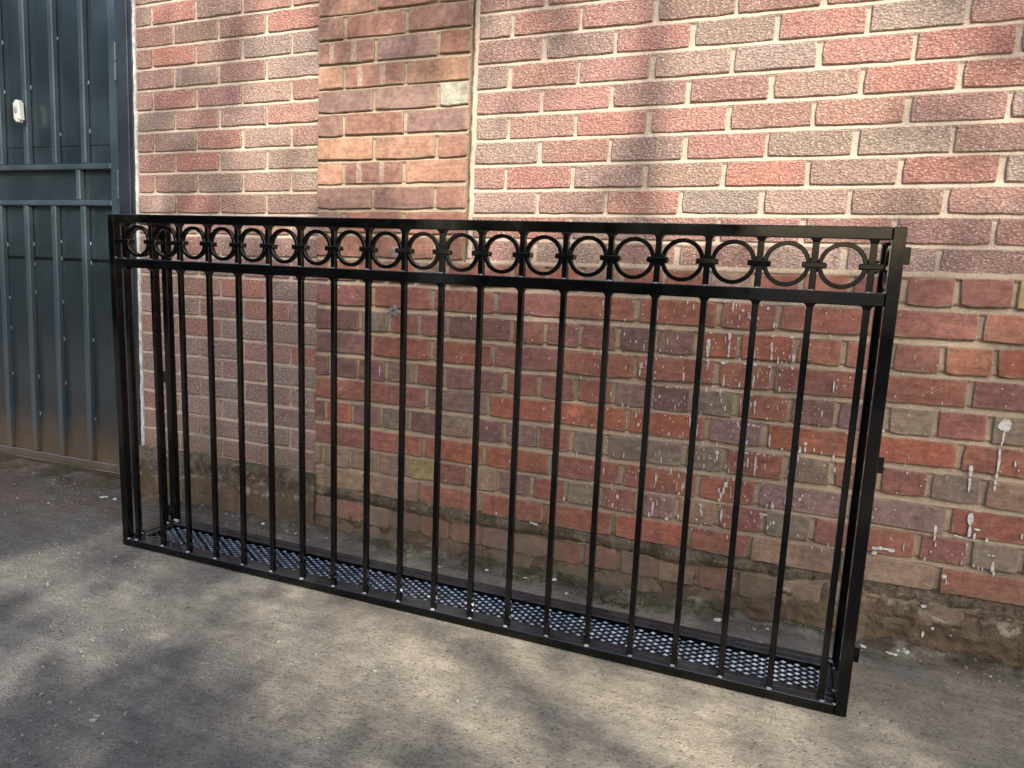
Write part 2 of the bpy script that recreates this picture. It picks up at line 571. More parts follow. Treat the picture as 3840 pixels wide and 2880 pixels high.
def brick_mesh(name, w, h, seed, jit, round_, bev, mat, depth=0.016):
    """one brick face: an uneven outline with a worn arris, standing proud of the joint"""
    rr = random.Random(seed)
    pts = []
    for i in range(5):
        pts.append([-w / 2 + w * i / 4, -h / 2])
    pts.append([w / 2, 0.0])
    for i in range(5):
        pts.append([w / 2 - w * i / 4, h / 2])
    pts.append([-w / 2, 0.0])
    for k, p in enumerate(pts):
        corner = k in (0, 4, 6, 10)
        p[0] += rr.uniform(-jit, jit)
        p[1] += rr.uniform(-jit, jit)
        if corner:
            q = round_ * rr.uniform(0.2, 1.3)
            p[0] -= math.copysign(q, p[0])
            p[1] -= math.copysign(q, p[1])
    n = len(pts)
    v = []
    for x, z in pts:
        v.append((x - math.copysign(min(bev, abs(x)), x) * (abs(x) > w * 0.4), rr.uniform(-0.0006, 0.0006), z - math.copysign(bev, z) * (abs(z) > h * 0.3)))
    for x, z in pts:
        v.append((x, bev * 0.9, z))
    for x, z in pts:
        v.append((x, depth, z))
    f = [tuple(range(n))]
    for k in range(n):
        j = (k + 1) % n
        f.append((k, n + k, n + j, j))
        f.append((n + k, 2 * n + k, 2 * n + j, n + j))
    return mesh(name, v, f, mat)


def brick_set(name, w, mat, jit, rd, bev):
    return [brick_mesh('brick', w, 0.073, 100 * len(name) + i, jit, rd, bev, mat) for i in range(7)]


RB_FULL = brick_set('rough_full', 0.222, M_ROUGH, 0.0017, 0.0022, 0.0022)
RB_HALF = brick_set('rough_half', 0.110, M_ROUGH, 0.0017, 0.0022, 0.0022)
OB_FULL = brick_set('old_full', 0.238, M_OLD, 0.0018, 0.0028, 0.0024)
OB_HALF = brick_set('old_half', 0.112, M_OLD, 0.0018, 0.0028, 0.0024)
OB_STRIPE = brick_set('old_stripe', 0.238, M_STRIPE, 0.0012, 0.0022, 0.0024)


def lay(parent, xa, xb, zc, hgt, y, protos, col, oy=0.0015, tilt=0.006, var=0.10):
    """one brick, laid between two joints"""
    full, half, stripe = protos
    w = xb - xa
    ref = 0.222 if full is RB_FULL else 0.238
    if stripe is not None and col[1] == 'S':
        me = rnd.choice(stripe)
        sx = w / ref
    elif w > 0.165:
        me = rnd.choice(full)
        sx = w / ref
    else:
        me = rnd.choice(half)
        sx = w / (0.110 if full is RB_FULL else 0.112)
    o = bpy.data.objects.new('brick', me)
    o.location = ((xa + xb) / 2, y + rnd.uniform(-oy, oy), zc)
    o.scale = (sx, 1, hgt / 0.073)
    o.rotation_euler = (rnd.uniform(-tilt, tilt), rnd.uniform(-tilt, tilt) * 0.9, 0)
    k = 1 + rnd.uniform(-var, var)
    c = col[0]
    o.color = (c[0] * k * (1 + rnd.uniform(-.05, .05)), c[1] * k, c[2] * k * (1 + rnd.uniform(-.05, .05)), 1)
    link(o, parent)
    return o


def mortar_sheet(name, x0, x1, rows, y, rec_hi, rec_lo, rec_face, mat, parent, zbot, ztop, amp=0.0016, back=0.10, step=0.022):
    """the joints of a wall: struck beds that start deep under the brick above and run out over the brick below.
    rows: list of (z bottom of brick, z top of brick) from the top down"""
    prof = [(ztop, rec_face)]
    for zb, zt in rows:
        if zt < ztop - 0.004:
            prof.append((zt, rec_lo))
            prof.append((zt - 0.008, rec_face + 0.003))
        prof.append((zb + 0.008, rec_face + 0.003))
        prof.append((zb + 0.001, rec_hi))
    prof.append((zbot, rec_face))
    nx = max(2, int((x1 - x0) / step))
    v = []
    for i in range(nx + 1):
        x = x0 + (x1 - x0) * i / nx
        for z, r in prof:
            d = noise.noise((x * 25, z * 25, 2.0)) * amp + noise.noise((x * 80, z * 60, 9.0)) * amp * 0.8
            v.append((x, y + max(0.0012, r + d), z + noise.noise((x * 18, z * 7, 5)) * amp * 0.8))
    m_ = len(prof)
    f = [(i * m_ + k, i * m_ + k + 1, (i + 1) * m_ + k + 1, (i + 1) * m_ + k) for i in range(nx) for k in range(m_ - 1)]
    n0 = len(v)
    # back and edges close the solid
    for i in (0, nx):
        for z, r in (prof[0], prof[-1]):
            v.append(((x0, x1)[i > 0], y + back, z))
    a, b, c, d = n0, n0 + 1, n0 + 2, n0 + 3
    f.append((a, c, d, b))
    f.append((0, nx * m_, c, a))
    f.append((m_ - 1, b, d, nx * m_ + m_ - 1))
    f.append(tuple(list(range(m_)) + [b, a]))
    f.append(tuple([nx * m_ + k for k in range(m_)][::-1] + [c, d]))
    return obj('mortar', mesh('mortar', v, f, mat), parent)


# ---- left infill: rough-faced bricks between the gate and the pier
YL = 0.012
left = thing('brick_wall', 'narrow rough-faced red and grey brick panel between the steel gate and the smooth brick pier', 'wall', (-1.22, YL, 0.18))
left['kind'] = 'thing'
LROWS = {0: 'gRdrr', 1: 'rdbR', 2: 'bRbgg', 3: 'bdbg', 4: 'brbtr', 5: 'grdr', 6: 'bdRgr', 7: 'rRtg', 8: 'rddpg', 9: 'tRbd',
         10: 'ttbrg', 11: 'grtb', 12: 'ttgrb', 13: 'trRg', 14: 'tpbRt', 15: 'rRpt', 16: 'ttpbR', 17: 'ttbg', 18: 'tggdt', 19: 'rtgd', 20: 'tgdgt', 21: 'tgdg'}
lrow = []
for r in range(-6, 22):
    zc = 1.9680 - 0.08283 * r
    lrow.append((zc - 0.0355, zc + 0.0355))
    js = [-1.5885 + 0.234 * i for i in range(4)] if r % 2 == 0 else [-1.4715 + 0.234 * i for i in range(3)]
    e = [-1.680] + js + [-0.757]
    cs = LROWS.get(r) or ''.join(rnd.choice('rRbdgt') for _ in range(len(e) - 1))
    for i in range(len(e) - 1):
        j = rnd.uniform(-.002, .002)
        xa = e[i] + (0.006 if i else 0.002) + j
        xb = e[i + 1] - (0.006 if i < len(e) - 2 else 0.004) + j
        c = cs[i]
        o = lay(left, xa + 1.22, xb + 1.22, zc - 0.18 + rnd.uniform(-.001, .001), 0.071, 0, (RB_FULL, RB_HALF, None), (COL[c], c))
mo = mortar_sheet('mortar', -1.684, -0.752, lrow, YL, 0.0075, 0.0035, 0.005, M_MORTAR_NEW, left, 0.16, 2.52)
mo.location = (1.22, -YL, -0.18)

# ---- right infill: rough-faced bricks above the old wall
YR = 0.012
right = thing('brick_wall', 'large rough-faced red brick panel above the old wall, right of the smooth pier', 'wall', (0.5, YR, 1.02))
right['kind'] = 'thing'
RROWS = {-1: 'rrbdbRrb', 0: 'grrdbrbr', 1: 'bprgRgrr', 2: 'grrtgrRr', 3: 'rrbrtRRb', 4: 'tbRrrrbt', 5: 'grprggbr', 6: 'rRttRtRg',
         7: 'tbrgtdbr', 8: 'rRgbrrbr', 9: 'bgbbttbt'}
rrow = []
for r in range(-8, 10):
    zc = 1.7865 - 0.08077 * r
    rrow.append((zc - 0.0345, zc + 0.0345))
    js = [0.234 * i for i in range(11)] if r % 2 == 0 else [0.1148 + 0.234 * i for i in range(10)]
    e = [-0.120] + js
    cs = RROWS.get(r, '')
    cs = cs + ''.join(rnd.choice('rrRbdgt') for _ in range(len(e) - 1 - len(cs)))
    for i in range(len(e) - 1):
        j = rnd.uniform(-.0025, .0025)
        lay(right, e[i] + (0.007 if i else 0.004) + j - 0.5, e[i + 1] - 0.007 + j - 0.5, zc - 1.02 + rnd.uniform(-.001, .001), 0.069, 0, (RB_FULL, RB_HALF, None), (COL[cs[i]], cs[i]))
mo = mortar_sheet('mortar', -0.1335, 2.34, rrow, YR, 0.0075, 0.003, 0.005, M_MORTAR_NEW, right, 1.012, 2.47)
mo.location = (-0.5, -YR, -1.02)

# ---- the old wall: smooth English-bond brickwork with a pier rising from its left end
old = thing('brick_wall', 'old smooth red brick wall and pier spattered with white paint', 'wall', (0.5, 0, 0))
old['kind'] = 'thing'
XL, XP, XR = -0.757, -0.140, 2.34


def hdr(known, lo, hi, step=0.1235):
    """header joints: measured ones, the rest filled in evenly"""
    k = sorted(known)
    while k[0] - step > lo + 0.04:
        k.insert(0, k[0] - step)
    while k[-1] + step < hi - 0.04:
        k.append(k[-1] + step)
    out = [k[0]]
    for v in k[1:]:
        gap = v - out[-1]
        parts = max(1, round(gap / 0.128))
        if 0.15 < gap < 0.19:
            parts = 1
        for q in range(1, parts + 1):
            out.append(out[-1] + (v - out[-1]) / (parts - q + 1))
    return out


def strt(known, lo, hi, step=0.2465):
    k = sorted(known)
    while k[0] - step > lo + 0.04:
        k.insert(0, k[0] - step)
    while k[-1] + step < hi - 0.04:
        k.append(k[-1] + step)
    out = [k[0]]
    for v in k[1:]:
        gap = v - out[-1]
        parts = max(1, round(gap / 0.25))
        for q in range(1, parts + 1):
            out.append(out[-1] + (v - out[-1]) / (parts - q + 1))
    return out


PIER = [
    (2.340, [-0.513], 'bo'), (2.254, [-0.642, -0.390], 'dob'), (2.168, [-0.513, -0.262], 'obr'), (2.083, [-0.642, -0.390], 'rbo'),
    (1.998, [-0.513, -0.262], 'dob'),
    (1.915, [-0.513, -0.268], 'lbl'), (1.831, [-0.642, -0.390], 'dbb'), (1.747, [-0.512, -0.263], 'Spb'), (1.661, [-0.643, -0.390], 'oSo'),
    (1.578, [-0.516, -0.260], 'ppw'), (1.496, [-0.642, -0.386], 'dbp'), (1.411, [-0.511, -0.259], 'oob'), (1.327, [-0.641, -0.387], 'oSo'),
    (1.239, [-0.514, -0.260], 'ddb'), (1.152, [-0.638, -0.386], 'trr'), (1.065, [-0.514, -0.256], 'rrb'),
]
LOWER = [
    (0.978, 'h', [0.289, 1.208, 1.336, 1.466], 'brbrtrbrrtrrtrrbbbyrb'),
    (0.888, 's', [-0.258, -0.014, 0.474, 0.723, 0.893, 1.398], 'brrboRrrbor'),
    (0.796, 'h', [-0.687, -0.559, -0.308, -0.195, 0.050, 0.170, 0.293, 0.417, 0.539, 0.661, 0.787, 0.947, 1.075, 1.197, 1.321, 1.441], 'ddgbbddbbbddRRorboR'),
    (0.708, 's', [-0.256, -0.014, 0.479, 0.729, 0.890, 1.393], 'drrbrrrbrbr'),
    (0.618, 'h', [-0.691, -0.565, -0.442, -0.316, -0.197, 0.035, 0.161, 0.287, 0.413, 0.538, 0.660, 0.792, 0.947, 1.073, 1.200, 1.322, 1.448], 'dddgbddbbrpdgrdpgbgt'),
    (0.534, 's', [-0.513, -0.270, -0.026, 0.219, 0.465, 0.715, 0.882, 1.388], 'rbpRRRpRRrr'),
    (0.444, 'h', [-0.708, -0.584, -0.458, -0.337, -0.085, 0.040, 0.164, 0.281, 0.399, 0.650, 0.773, 0.949, 1.077, 1.200, 1.324, 1.452], 'dRpgdgdpbggggrgbbgtb'),
    (0.354, 's', [-0.277, -0.035, 0.209, 0.456, 0.701, 0.877, 1.380], 'brRRrrrpprR'),
    (0.269, 'h', [-0.721, -0.595, -0.470, -0.344, -0.225, -0.101, 0.024, 0.149, 0.271, 0.393, 0.514, 0.640, 0.762, 1.313, 1.439, 1.560], 'ttttybtprgbptbgbrbggt'),
    (0.182, 's', [-0.527, -0.289, 0.202, 0.440, 0.686, 0.866, 1.370], 'ttrrrRrttrt'),
    (0.062, 'h', [-0.66, -0.535, -0.41, -0.285, -0.16, -0.035, 0.09, 0.215, 0.34, 0.465, 0.59, 0.715], 'pbtprbptrbptbmtpmtbtm'),
]
prow, orow = [], []


def old_row(zc, joints, cols, x0, x1, pier):
    e = [x0] + [j for j in joints if x0 + 0.03 < j < x1 - 0.03] + [x1]
    cols = cols + ''.join(rnd.choice(('rbod' if pier else 'rbrgtd')) for _ in range(max(0, len(e) - 1 - len(cols))))
    low = zc < 0.12
    for i in range(len(e) - 1):
        c = cols[i]
        hh = 0.074 + rnd.uniform(-.0015, .0015)
        ga = (0.0065 + rnd.uniform(-.001, .0015)) if i else 0.001
        gb = 0.0065 if i < len(e) - 2 else (0.004 if pier else 0.0)
        lay(old, e[i] + ga - 0.5, e[i + 1] - gb - 0.5, zc + rnd.uniform(-.002, .002), hh, 0.004 if low else 0, (OB_FULL, OB_HALF, OB_STRIPE),
            ((PIERC if pier else OLD)[c], c), 0.0022, 0.010, 0.12)


for zc, js, cs in PIER:
    prow.append((zc - 0.037, zc + 0.037))
    old_row(zc, js, cs, XL, XP, True)
for zc, kind, js, cs in LOWER:
    orow.append((zc - 0.037, zc + 0.037))
    js = hdr(js, XL, XR) if kind == 'h' else strt(js, XL, XR)
    old_row(zc, js, cs, XL, XR, False)
mo = mortar_sheet('mortar', XL + 0.002, XP - 0.003, prow, 0, 0.0115, 0.0035, 0.0055, M_MORTAR_OLD, old, 1.0215, 2.42, 0.0024)
mo.location.x = -0.5
mo = mortar_sheet('mortar', XL + 0.002, XR, orow, 0, 0.0135, 0.0030, 0.0055, M_MORTAR_OLD, old, -0.30, 1.021, 0.0028)
mo.location.x = -0.5

# sloping weathered mortar fillet on the ledge of the old wall, under the rough bricks
v, f = [], []
N = 150
for i in range(N + 1):
    x = XP + 0.006 + (XR - XP - 0.006) * i / N
    a = noise.noise((x * 9, 0, 0)) * 0.004 + noise.noise((x * 31, 2, 0)) * 0.003
    v += [(x, YR + 0.003, 1.0335 + a), (x, YR - 0.006 + a * 0.5, 1.0245 + a * 0.8), (x, 0.0 + a * 0.4, 1.0165 + a * 0.5), (x, 0.0035 + a * 0.3, 1.0125 + a * 0.4), (x, 0.012, 1.0118)]
for i in range(N):
    for k in range(4):
        f.append((i * 5 + k, i * 5 + k + 1, i * 5 + 6 + k, i * 5 + 5 + k))
me = mesh('ledge_fillet', v, f, M_MORTAR_OLD, True)
obj('ledge_fillet', me, old, (-0.5, 0, 0))

# rough strip of mortar slushed into the gap between pier and rough bricks
v, f = [], []
N = 110
for i in range(N + 1):
    z = 1.035 + (2.46 - 1.035) * i / N
    a = noise.noise((3, z * 16, 0)) * 0.004 + noise.noise((9, z * 55, 0)) * 0.003
    v += [(-0.1330 + a * 0.5, 0.019, z), (-0.1315 + a * 0.6, 0.0075 + a * .5, z), (-0.1235 + a, 0.0065 + a * .5, z), (-0.116 + a * 1.2, 0.0150, z)]
for i in range(N):
    for k in range(3):
        f.append((i * 4 + k, i * 4 + k + 1, i * 4 + 5 + k, i * 4 + 4 + k))
obj('joint_fillet', mesh('joint_fillet', v, f, M_MORTAR_NEW, True), right, (-0.5, -YR, -1.02))

# mortar smeared along the foot of the old wall (between the two lowest courses)
v, f = [], []
N = 420
for i in range(N + 1):
    x = XL + (XR - XL) * i / N
    a = noise.noise((x * 7, 5, 0)) * 0.010 + noise.noise((x * 24, 6, 0)) * 0.006
    w = 0.026 + noise.noise((x * 4, 8, 0)) * 0.012
    zc = 0.122 + noise.noise((x * 2.2, 3, 1)) * 0.008
    q = 0.006 * noise.noise((x * 5, 9, 0)) + 0.003 * noise.noise((x * 28, 2, 7)) + 0.006 * sstep(0.7, 1.1, x)
    g = lambda s: noise.noise((x * 33, s, 3)) * 0.0035
    v += [(x, 0.012, zc + w + a), (x, 0.0005 + q + g(1), zc + w * .75 + a * .7), (x, -0.0012 + q + g(2), zc), (x, 0.000 + q + g(3), zc - w * .8 - a * .6), (x, 0.012, zc - w - a)]
for i in range(N):
    for k in range(4):
        f.append((i * 5 + k, i * 5 + k + 1, i * 5 + 6 + k, i * 5 + 5 + k))
obj('smeared_mortar', mesh('smeared_mortar', v, f, M_PLINTH, True), old, (-0.5, 0, 0))

# mud and render caked on the lowest courses, thicker to the right
v, f = [], []
NX, NZ = 420, 56
for i in range(NX + 1):
    x = XL + 0.004 + (XR - XL - 0.004) * i / NX
    for k in range(NZ + 1):
        z = -0.10 + 0.36 * k / NZ
        amt = 0.017 * sstep(0.55, 1.15, x) - 0.0235
        th = amt + 0.018 * sstep(0.15, -0.02, z) * (0.55 + noise.noise((x * 5, z * 8, 1)))
        th += 0.009 * noise.noise((x * 7, z * 12, 4)) + 0.010 * noise.noise((x * 26, z * 40, 8)) + 0.006 * noise.noise((x * 90, z * 90, 2))
        th -= 0.040 * sstep(0.06 + 0.09 * sstep(0.5, 1.0, x), 0.17 + 0.08 * sstep(0.5, 1.0, x), z + 0.04 * noise.noise((x * 9, 1, 1))) 
        v.append((x, -th, z))
f = [(i * (NZ + 1) + k, (i + 1) * (NZ + 1) + k, (i + 1) * (NZ + 1) + k + 1, i * (NZ + 1) + k + 1) for i in range(NX) for k in range(NZ)]
obj('caked_mud', mesh('caked_mud', v, f, M_PLINTH, True), old, (-0.5, 0, 0), kind='stuff')

# ---- two old fixing holes patched with cement
for hx, hz in ((-0.416, 1.049), (-0.414, 0.838)):
    mb = MB()
    rr = random.Random(int(hz * 1000))
    for R0_, y0, y1 in ((0.021, -0.0030, -0.0010),):
        n = 16
        ra = [R0_ * (1 + rr.uniform(-.3, .25)) for _ in range(n)]
        v = [(math.cos(6.283 * k / n) * ra[k] * .45, y0, math.sin(6.283 * k / n) * ra[k] * .45) for k in range(n)] + [(math.cos(6.283 * k / n) * ra[k], y1, math.sin(6.283 * k / n) * ra[k]) for k in range(n)]
        v += [(math.cos(6.283 * k / n) * .0055, y0, math.sin(6.283 * k / n) * .0055) for k in range(n)] + [(math.cos(6.283 * k / n) * .0042, 0.004, math.sin(6.283 * k / n) * .0042) for k in range(n)]
        f = [(k, n + k, n + (k + 1) % n, (k + 1) % n) for k in range(n)] + [(2 * n + k, k, (k + 1) % n, 2 * n + (k + 1) % n) for k in range(n)]
        f += [(3 * n + k, 2 * n + k, 2 * n + (k + 1) % n, 3 * n + (k + 1) % n) for k in range(n)] + [tuple(3 * n + k for k in range(n))]
        mb.add(v, f)
    obj('fixing_hole', mb.mesh('fixing_hole', M_CEMENT), old, (hx - 0.5, 0, hz))

# ---- cement plinth under the left panel
v, f = [], []
NX, NZ = 70, 16
for i in range(NX + 1):
    x = -1.70 + (0.955) * i / NX
    for k in range(NZ + 1):
        z = -0.25 + 0.4325 * k / NZ
        y = -0.010 - 0.010 * sstep(0.18, -0.05, z) + 0.006 * noise.noise((x * 6, z * 9, 3)) + 0.003 * noise.noise((x * 30, z * 30, 3))
        if k == NZ:
            y += 0.003
        v.append((x, y, z + (0.003 * noise.noise((x * 8, 0, 0)) if k == NZ else 0)))
    v.append((x, 0.03, 0.186))
R_ = NZ + 2
f = [(i * R_ + k, (i + 1) * R_ + k, (i + 1) * R_ + k + 1, i * R_ + k + 1) for i in range(NX) for k in range(NZ + 1)]
obj('cement_plinth', mesh('cement_plinth', v, f, M_PLINTH, True), left, (1.22, -YL, -0.18))

# ---- white paint splashes on the old wall
SPL = [(1.483,0.638,0.0317,0.0384),(1.481,0.601,0.0075,0.0317),(1.479,0.582,0.0047,0.0136),(1.477,0.561,0.0085,0.0205),(1.478,0.527,0.0095,0.0504),(1.477,0.494,0.0085,0.0161),(1.476,0.477,0.0095,0.0115),(1.476,0.461,0.0076,0.0161),(1.417,0.502,0.0146,0.0302),(1.417,0.49,0.0078,0.0116),(1.417,0.476,0.0078,0.0116),(1.418,0.457,0.0078,0.0327),(1.515,0.534,0.0065,0.0159),(1.525,0.517,0.0041,0.005),(1.196,0.586,0.0063,0.0096),(1.304,0.442,0.0045,0.0057),(1.246,0.413,0.0042,0.0044),(1.215,0.686,0.0042,0.0047),(1.303,0.704,0.0036,0.0046),(1.283,0.696,0.0028,0.0033),(1.334,0.664,0.004,0.0037),(1.477,0.685,0.0026,0.004),(1.312,0.462,0.0028,0.0033),(1.442,0.489,0.0031,0.0037),(1.259,0.498,0.0029,0.0086),(1.263,0.526,0.0029,0.0033),(1.431,0.367,0.017,0.0369),(1.432,0.334,0.0102,0.0329),(1.351,0.322,0.0112,0.0292),(1.352,0.299,0.0056,0.0167),(1.356,0.283,0.0056,0.0126),(1.475,0.316,0.008,0.0139),(1.445,0.32,0.0068,0.0205),(1.229,0.245,0.055,0.0095),(1.207,0.23,0.0149,0.0104),(1.279,0.259,0.0036,0.0234),(1.496,0.244,0.01,0.0287),(1.5,0.225,0.006,0.0164),(1.386,0.195,0.014,0.0126),(1.393,0.181,0.0049,0.0168),(1.423,0.242,0.0048,0.0141),(1.346,0.099,0.0164,0.0094),(1.452,0.239,0.0048,0.0066),(1.464,0.233,0.0041,0.0107),(1.473,0.234,0.0034,0.0099),(1.489,0.274,0.02,0.0057),(1.352,0.017,0.0086,0.019),(1.374,0.039,0.0106,0.0077),(1.424,0.029,0.0139,0.006),(1.43,0.293,0.0062,0.0083),(1.552,0.339,0.0052,0.0144),(1.407,0.314,0.0206,0.0066),(1.449,0.341,0.0169,0.0057),(0.762,0.911,0.0058,0.0275),(0.791,0.903,0.0086,0.009),(0.861,0.912,0.0098,0.0103),(0.783,0.881,0.0038,0.0175),(0.761,0.868,0.0034,0.0126),(0.75,0.865,0.0029,0.0065),(0.809,0.891,0.0033,0.0149),(0.813,0.884,0.0038,0.0124),(0.835,0.881,0.0057,0.0099),(0.881,0.863,0.007,0.0148),(0.834,0.862,0.0033,0.0074),(0.771,0.916,0.0043,0.01),(0.842,0.921,0.007,0.0054),(0.756,0.908,0.0024,0.0065),(0.539,0.876,0.0037,0.0313),(1.006,0.874,0.0027,0.0072),(0.699,0.785,0.0124,0.0539),(0.759,0.823,0.0121,0.0278),(0.76,0.787,0.0083,0.0406),(0.76,0.767,0.0063,0.0152),(0.783,0.817,0.0043,0.0111),(0.748,0.812,0.0034,0.0203),(0.833,0.78,0.0062,0.0351),(0.881,0.809,0.0047,0.0124),(0.881,0.792,0.0084,0.0174),(0.882,0.771,0.0061,0.0224),(0.901,0.766,0.0042,0.0149),(0.943,0.77,0.0091,0.0246),(0.934,0.832,0.0137,0.0068),(0.88,0.832,0.0102,0.0059),(0.891,0.79,0.0033,0.0084),(0.727,0.786,0.0025,0.0127),(0.575,0.795,0.0042,0.0209),(0.705,0.831,0.0099,0.0056),(0.701,0.747,0.0124,0.0077),(0.703,0.736,0.006,0.0129),(0.701,0.723,0.002,0.018),(0.747,0.743,0.0147,0.0087),(0.759,0.745,0.0059,0.0056),(0.81,0.744,0.012,0.0045),(0.837,0.745,0.0166,0.007),(0.88,0.742,0.0103,0.0075),(0.942,0.743,0.0092,0.0108),(0.752,0.69,0.0059,0.0359),(0.838,0.691,0.0062,0.043),(0.799,0.68,0.0039,0.0229),(0.849,0.715,0.0033,0.0226),(0.882,0.716,0.0028,0.0275),(0.909,0.72,0.0065,0.0065),(0.787,0.693,0.0068,0.0031),(0.632,0.689,0.0051,0.0288),(1.057,0.697,0.0053,0.0365),(0.746,0.656,0.0108,0.0103),(0.75,0.627,0.0044,0.0129),(0.848,0.629,0.0086,0.0152),(0.583,0.653,0.0089,0.0053),(0.615,0.656,0.0062,0.0074),(0.628,0.655,0.0046,0.0058),(0.835,0.653,0.0119,0.0036),(0.806,0.63,0.0029,0.0205),(0.639,0.626,0.0026,0.0132),(0.604,0.746,0.0046,0.0042),(0.898,0.72,0.0023,0.0075),(0.778,0.72,0.0024,0.0076),(0.86,0.723,0.0024,0.009),(0.916,0.734,0.0028,0.0084),(0.848,0.624,0.0072,0.0152),(0.848,0.606,0.0053,0.0178),(0.837,0.623,0.0057,0.0153),(0.806,0.626,0.0029,0.0205),(0.912,0.623,0.0028,0.0176),(0.885,0.587,0.0047,0.0086),(0.894,0.586,0.0033,0.0076),(0.624,0.603,0.0026,0.0106),(0.613,0.592,0.0031,0.0159),(0.662,0.552,0.0061,0.0317),(0.685,0.522,0.0051,0.029),(0.6,0.507,0.0073,0.0096),(0.635,0.502,0.0052,0.008),(0.803,0.565,0.0121,0.0051),(0.805,0.556,0.0063,0.0113),(0.835,0.563,0.0106,0.0061),(0.85,0.562,0.0143,0.0072),(0.863,0.561,0.0071,0.0056),(0.898,0.52,0.0057,0.0382),(0.935,0.501,0.007,0.0081),(0.998,0.524,0.01,0.0115),(0.998,0.506,0.0059,0.0175),(0.984,0.504,0.0091,0.0201),(0.981,0.476,0.0041,0.0227),(0.751,0.467,0.0095,0.0131),(0.751,0.451,0.0065,0.0184),(0.745,0.439,0.0035,0.0132),(0.729,0.449,0.0045,0.0158),(0.714,0.419,0.0046,0.0159),(0.696,0.441,0.0025,0.0159),(0.582,0.422,0.0048,0.019),(0.837,0.476,0.0145,0.0046),(0.87,0.477,0.0119,0.0046),(0.887,0.475,0.0057,0.0092),(0.864,0.442,0.0067,0.0647),(0.842,0.447,0.0048,0.0285),(0.892,0.442,0.0038,0.0154),(0.805,0.439,0.0034,0.0183),(0.789,0.413,0.0025,0.0184),(0.833,0.439,0.0029,0.013),(0.571,0.36,0.0059,0.0301),(0.636,0.343,0.0031,0.0298),(0.653,0.344,0.0052,0.0243),(0.659,0.352,0.0041,0.0243),(0.645,0.321,0.0088,0.0092),(0.784,0.37,0.0124,0.0185),(0.779,0.351,0.0099,0.0238),(0.772,0.334,0.01,0.0186),(0.769,0.318,0.009,0.0069),(0.8,0.349,0.003,0.0369),(0.84,0.384,0.0073,0.0042),(0.843,0.341,0.0058,0.0063),(0.922,0.328,0.0057,0.0233),(0.907,0.321,0.0057,0.013),(0.959,0.344,0.0079,0.0359),(0.997,0.356,0.0087,0.0102),(1.003,0.368,0.005,0.0086),(0.943,0.382,0.0037,0.0046),(0.778,0.276,0.009,0.032),(0.778,0.259,0.005,0.016),(0.899,0.295,0.0214,0.0062),(0.895,0.285,0.0096,0.0078),(0.915,0.256,0.0071,0.0157),(0.876,0.27,0.0058,0.0094),(0.931,0.274,0.0071,0.0104),(0.922,0.267,0.0033,0.013),(0.612,0.233,0.0095,0.0099),(0.579,0.281,0.0048,0.0165),(0.601,0.292,0.0048,0.0093),(0.889,0.256,0.0038,0.0105),(0.898,0.258,0.0034,0.0089),(0.773,0.299,0.006,0.0048),(0.502,0.525,0.0081,0.0125),(0.287,0.507,0.0064,0.0068),(0.304,0.522,0.0035,0.0039),(0.449,0.28,0.01,0.0141),(0.398,0.36,0.0039,0.0225),(0.461,0.421,0.0033,0.0166),(0.583,0.42,0.0042,0.019),(0.569,0.36,0.0059,0.0328),(0.534,0.358,0.0049,0.0165),(0.566,0.26,0.008,0.0443),(0.579,0.281,0.0048,0.0193),(0.513,0.376,0.0049,0.0066),(0.505,0.351,0.0027,0.0221),(0.165,0.143,0.0276,0.0083),(0.576,0.441,0.0026,0.0108),(0.593,0.331,0.0032,0.0137),(0.024,0.156,0.0083,0.0042),(0.498,0.713,0.0118,0.016),(0.495,0.692,0.0064,0.0214),(0.476,0.789,0.007,0.0085),(0.503,0.772,0.0027,0.0239),(0.539,0.873,0.0031,0.0313),(0.513,0.726,0.0037,0.016),(0.543,0.678,0.0037,0.0096),(0.307,0.795,0.0034,0.0038),(0.192,0.811,0.0035,0.0033),(0.191,0.713,0.0041,0.0039),(-0.654,0.926,0.0053,0.0044),(-0.652,0.914,0.003,0.0106),(-0.466,0.616,0.0051,0.0375),(-0.637,0.535,0.0053,0.0058),(0.166,0.142,0.0214,0.0077),(0.525,-0.065,0.0028,0.0029)]
mb = MB()


def splat(x, z, w, h, seed):
    rr = random.Random(seed)
    n = 12 if max(w, h) > 0.012 else 7
    pts = []
    long_ = h > 2.2 * w
    for k in range(n):
        a = 2 * math.pi * k / n
        rj = 1 + rr.uniform(-.22, .22) * (1.6 if w > 0.03 else 1)
        px = math.cos(a) * w / 2 * rj
        pz = math.sin(a) * h / 2 * (1 + rr.uniform(-.1, .1))
        if long_:      # a run: round head, thinner towards one end
            t = (pz / h + 0.5)
            px *= 0.55 + 0.6 * (t if seed % 3 else 1 - t)
        pts.append((px, pz))
    lean = rr.uniform(-0.03, 0.03)
    vv = [(x + px + pz * lean, -0.0034 - rr.uniform(0, .0006), z + pz) for px, pz in pts]
    vv += [(x + px * 1.08 + pz * lean, -0.0012, z + pz * 1.04) for px, pz in pts]
    mb.add(vv, [tuple(range(n))] + [(k, n + k, n + (k + 1) % n, (k + 1) % n) for k in range(n)])


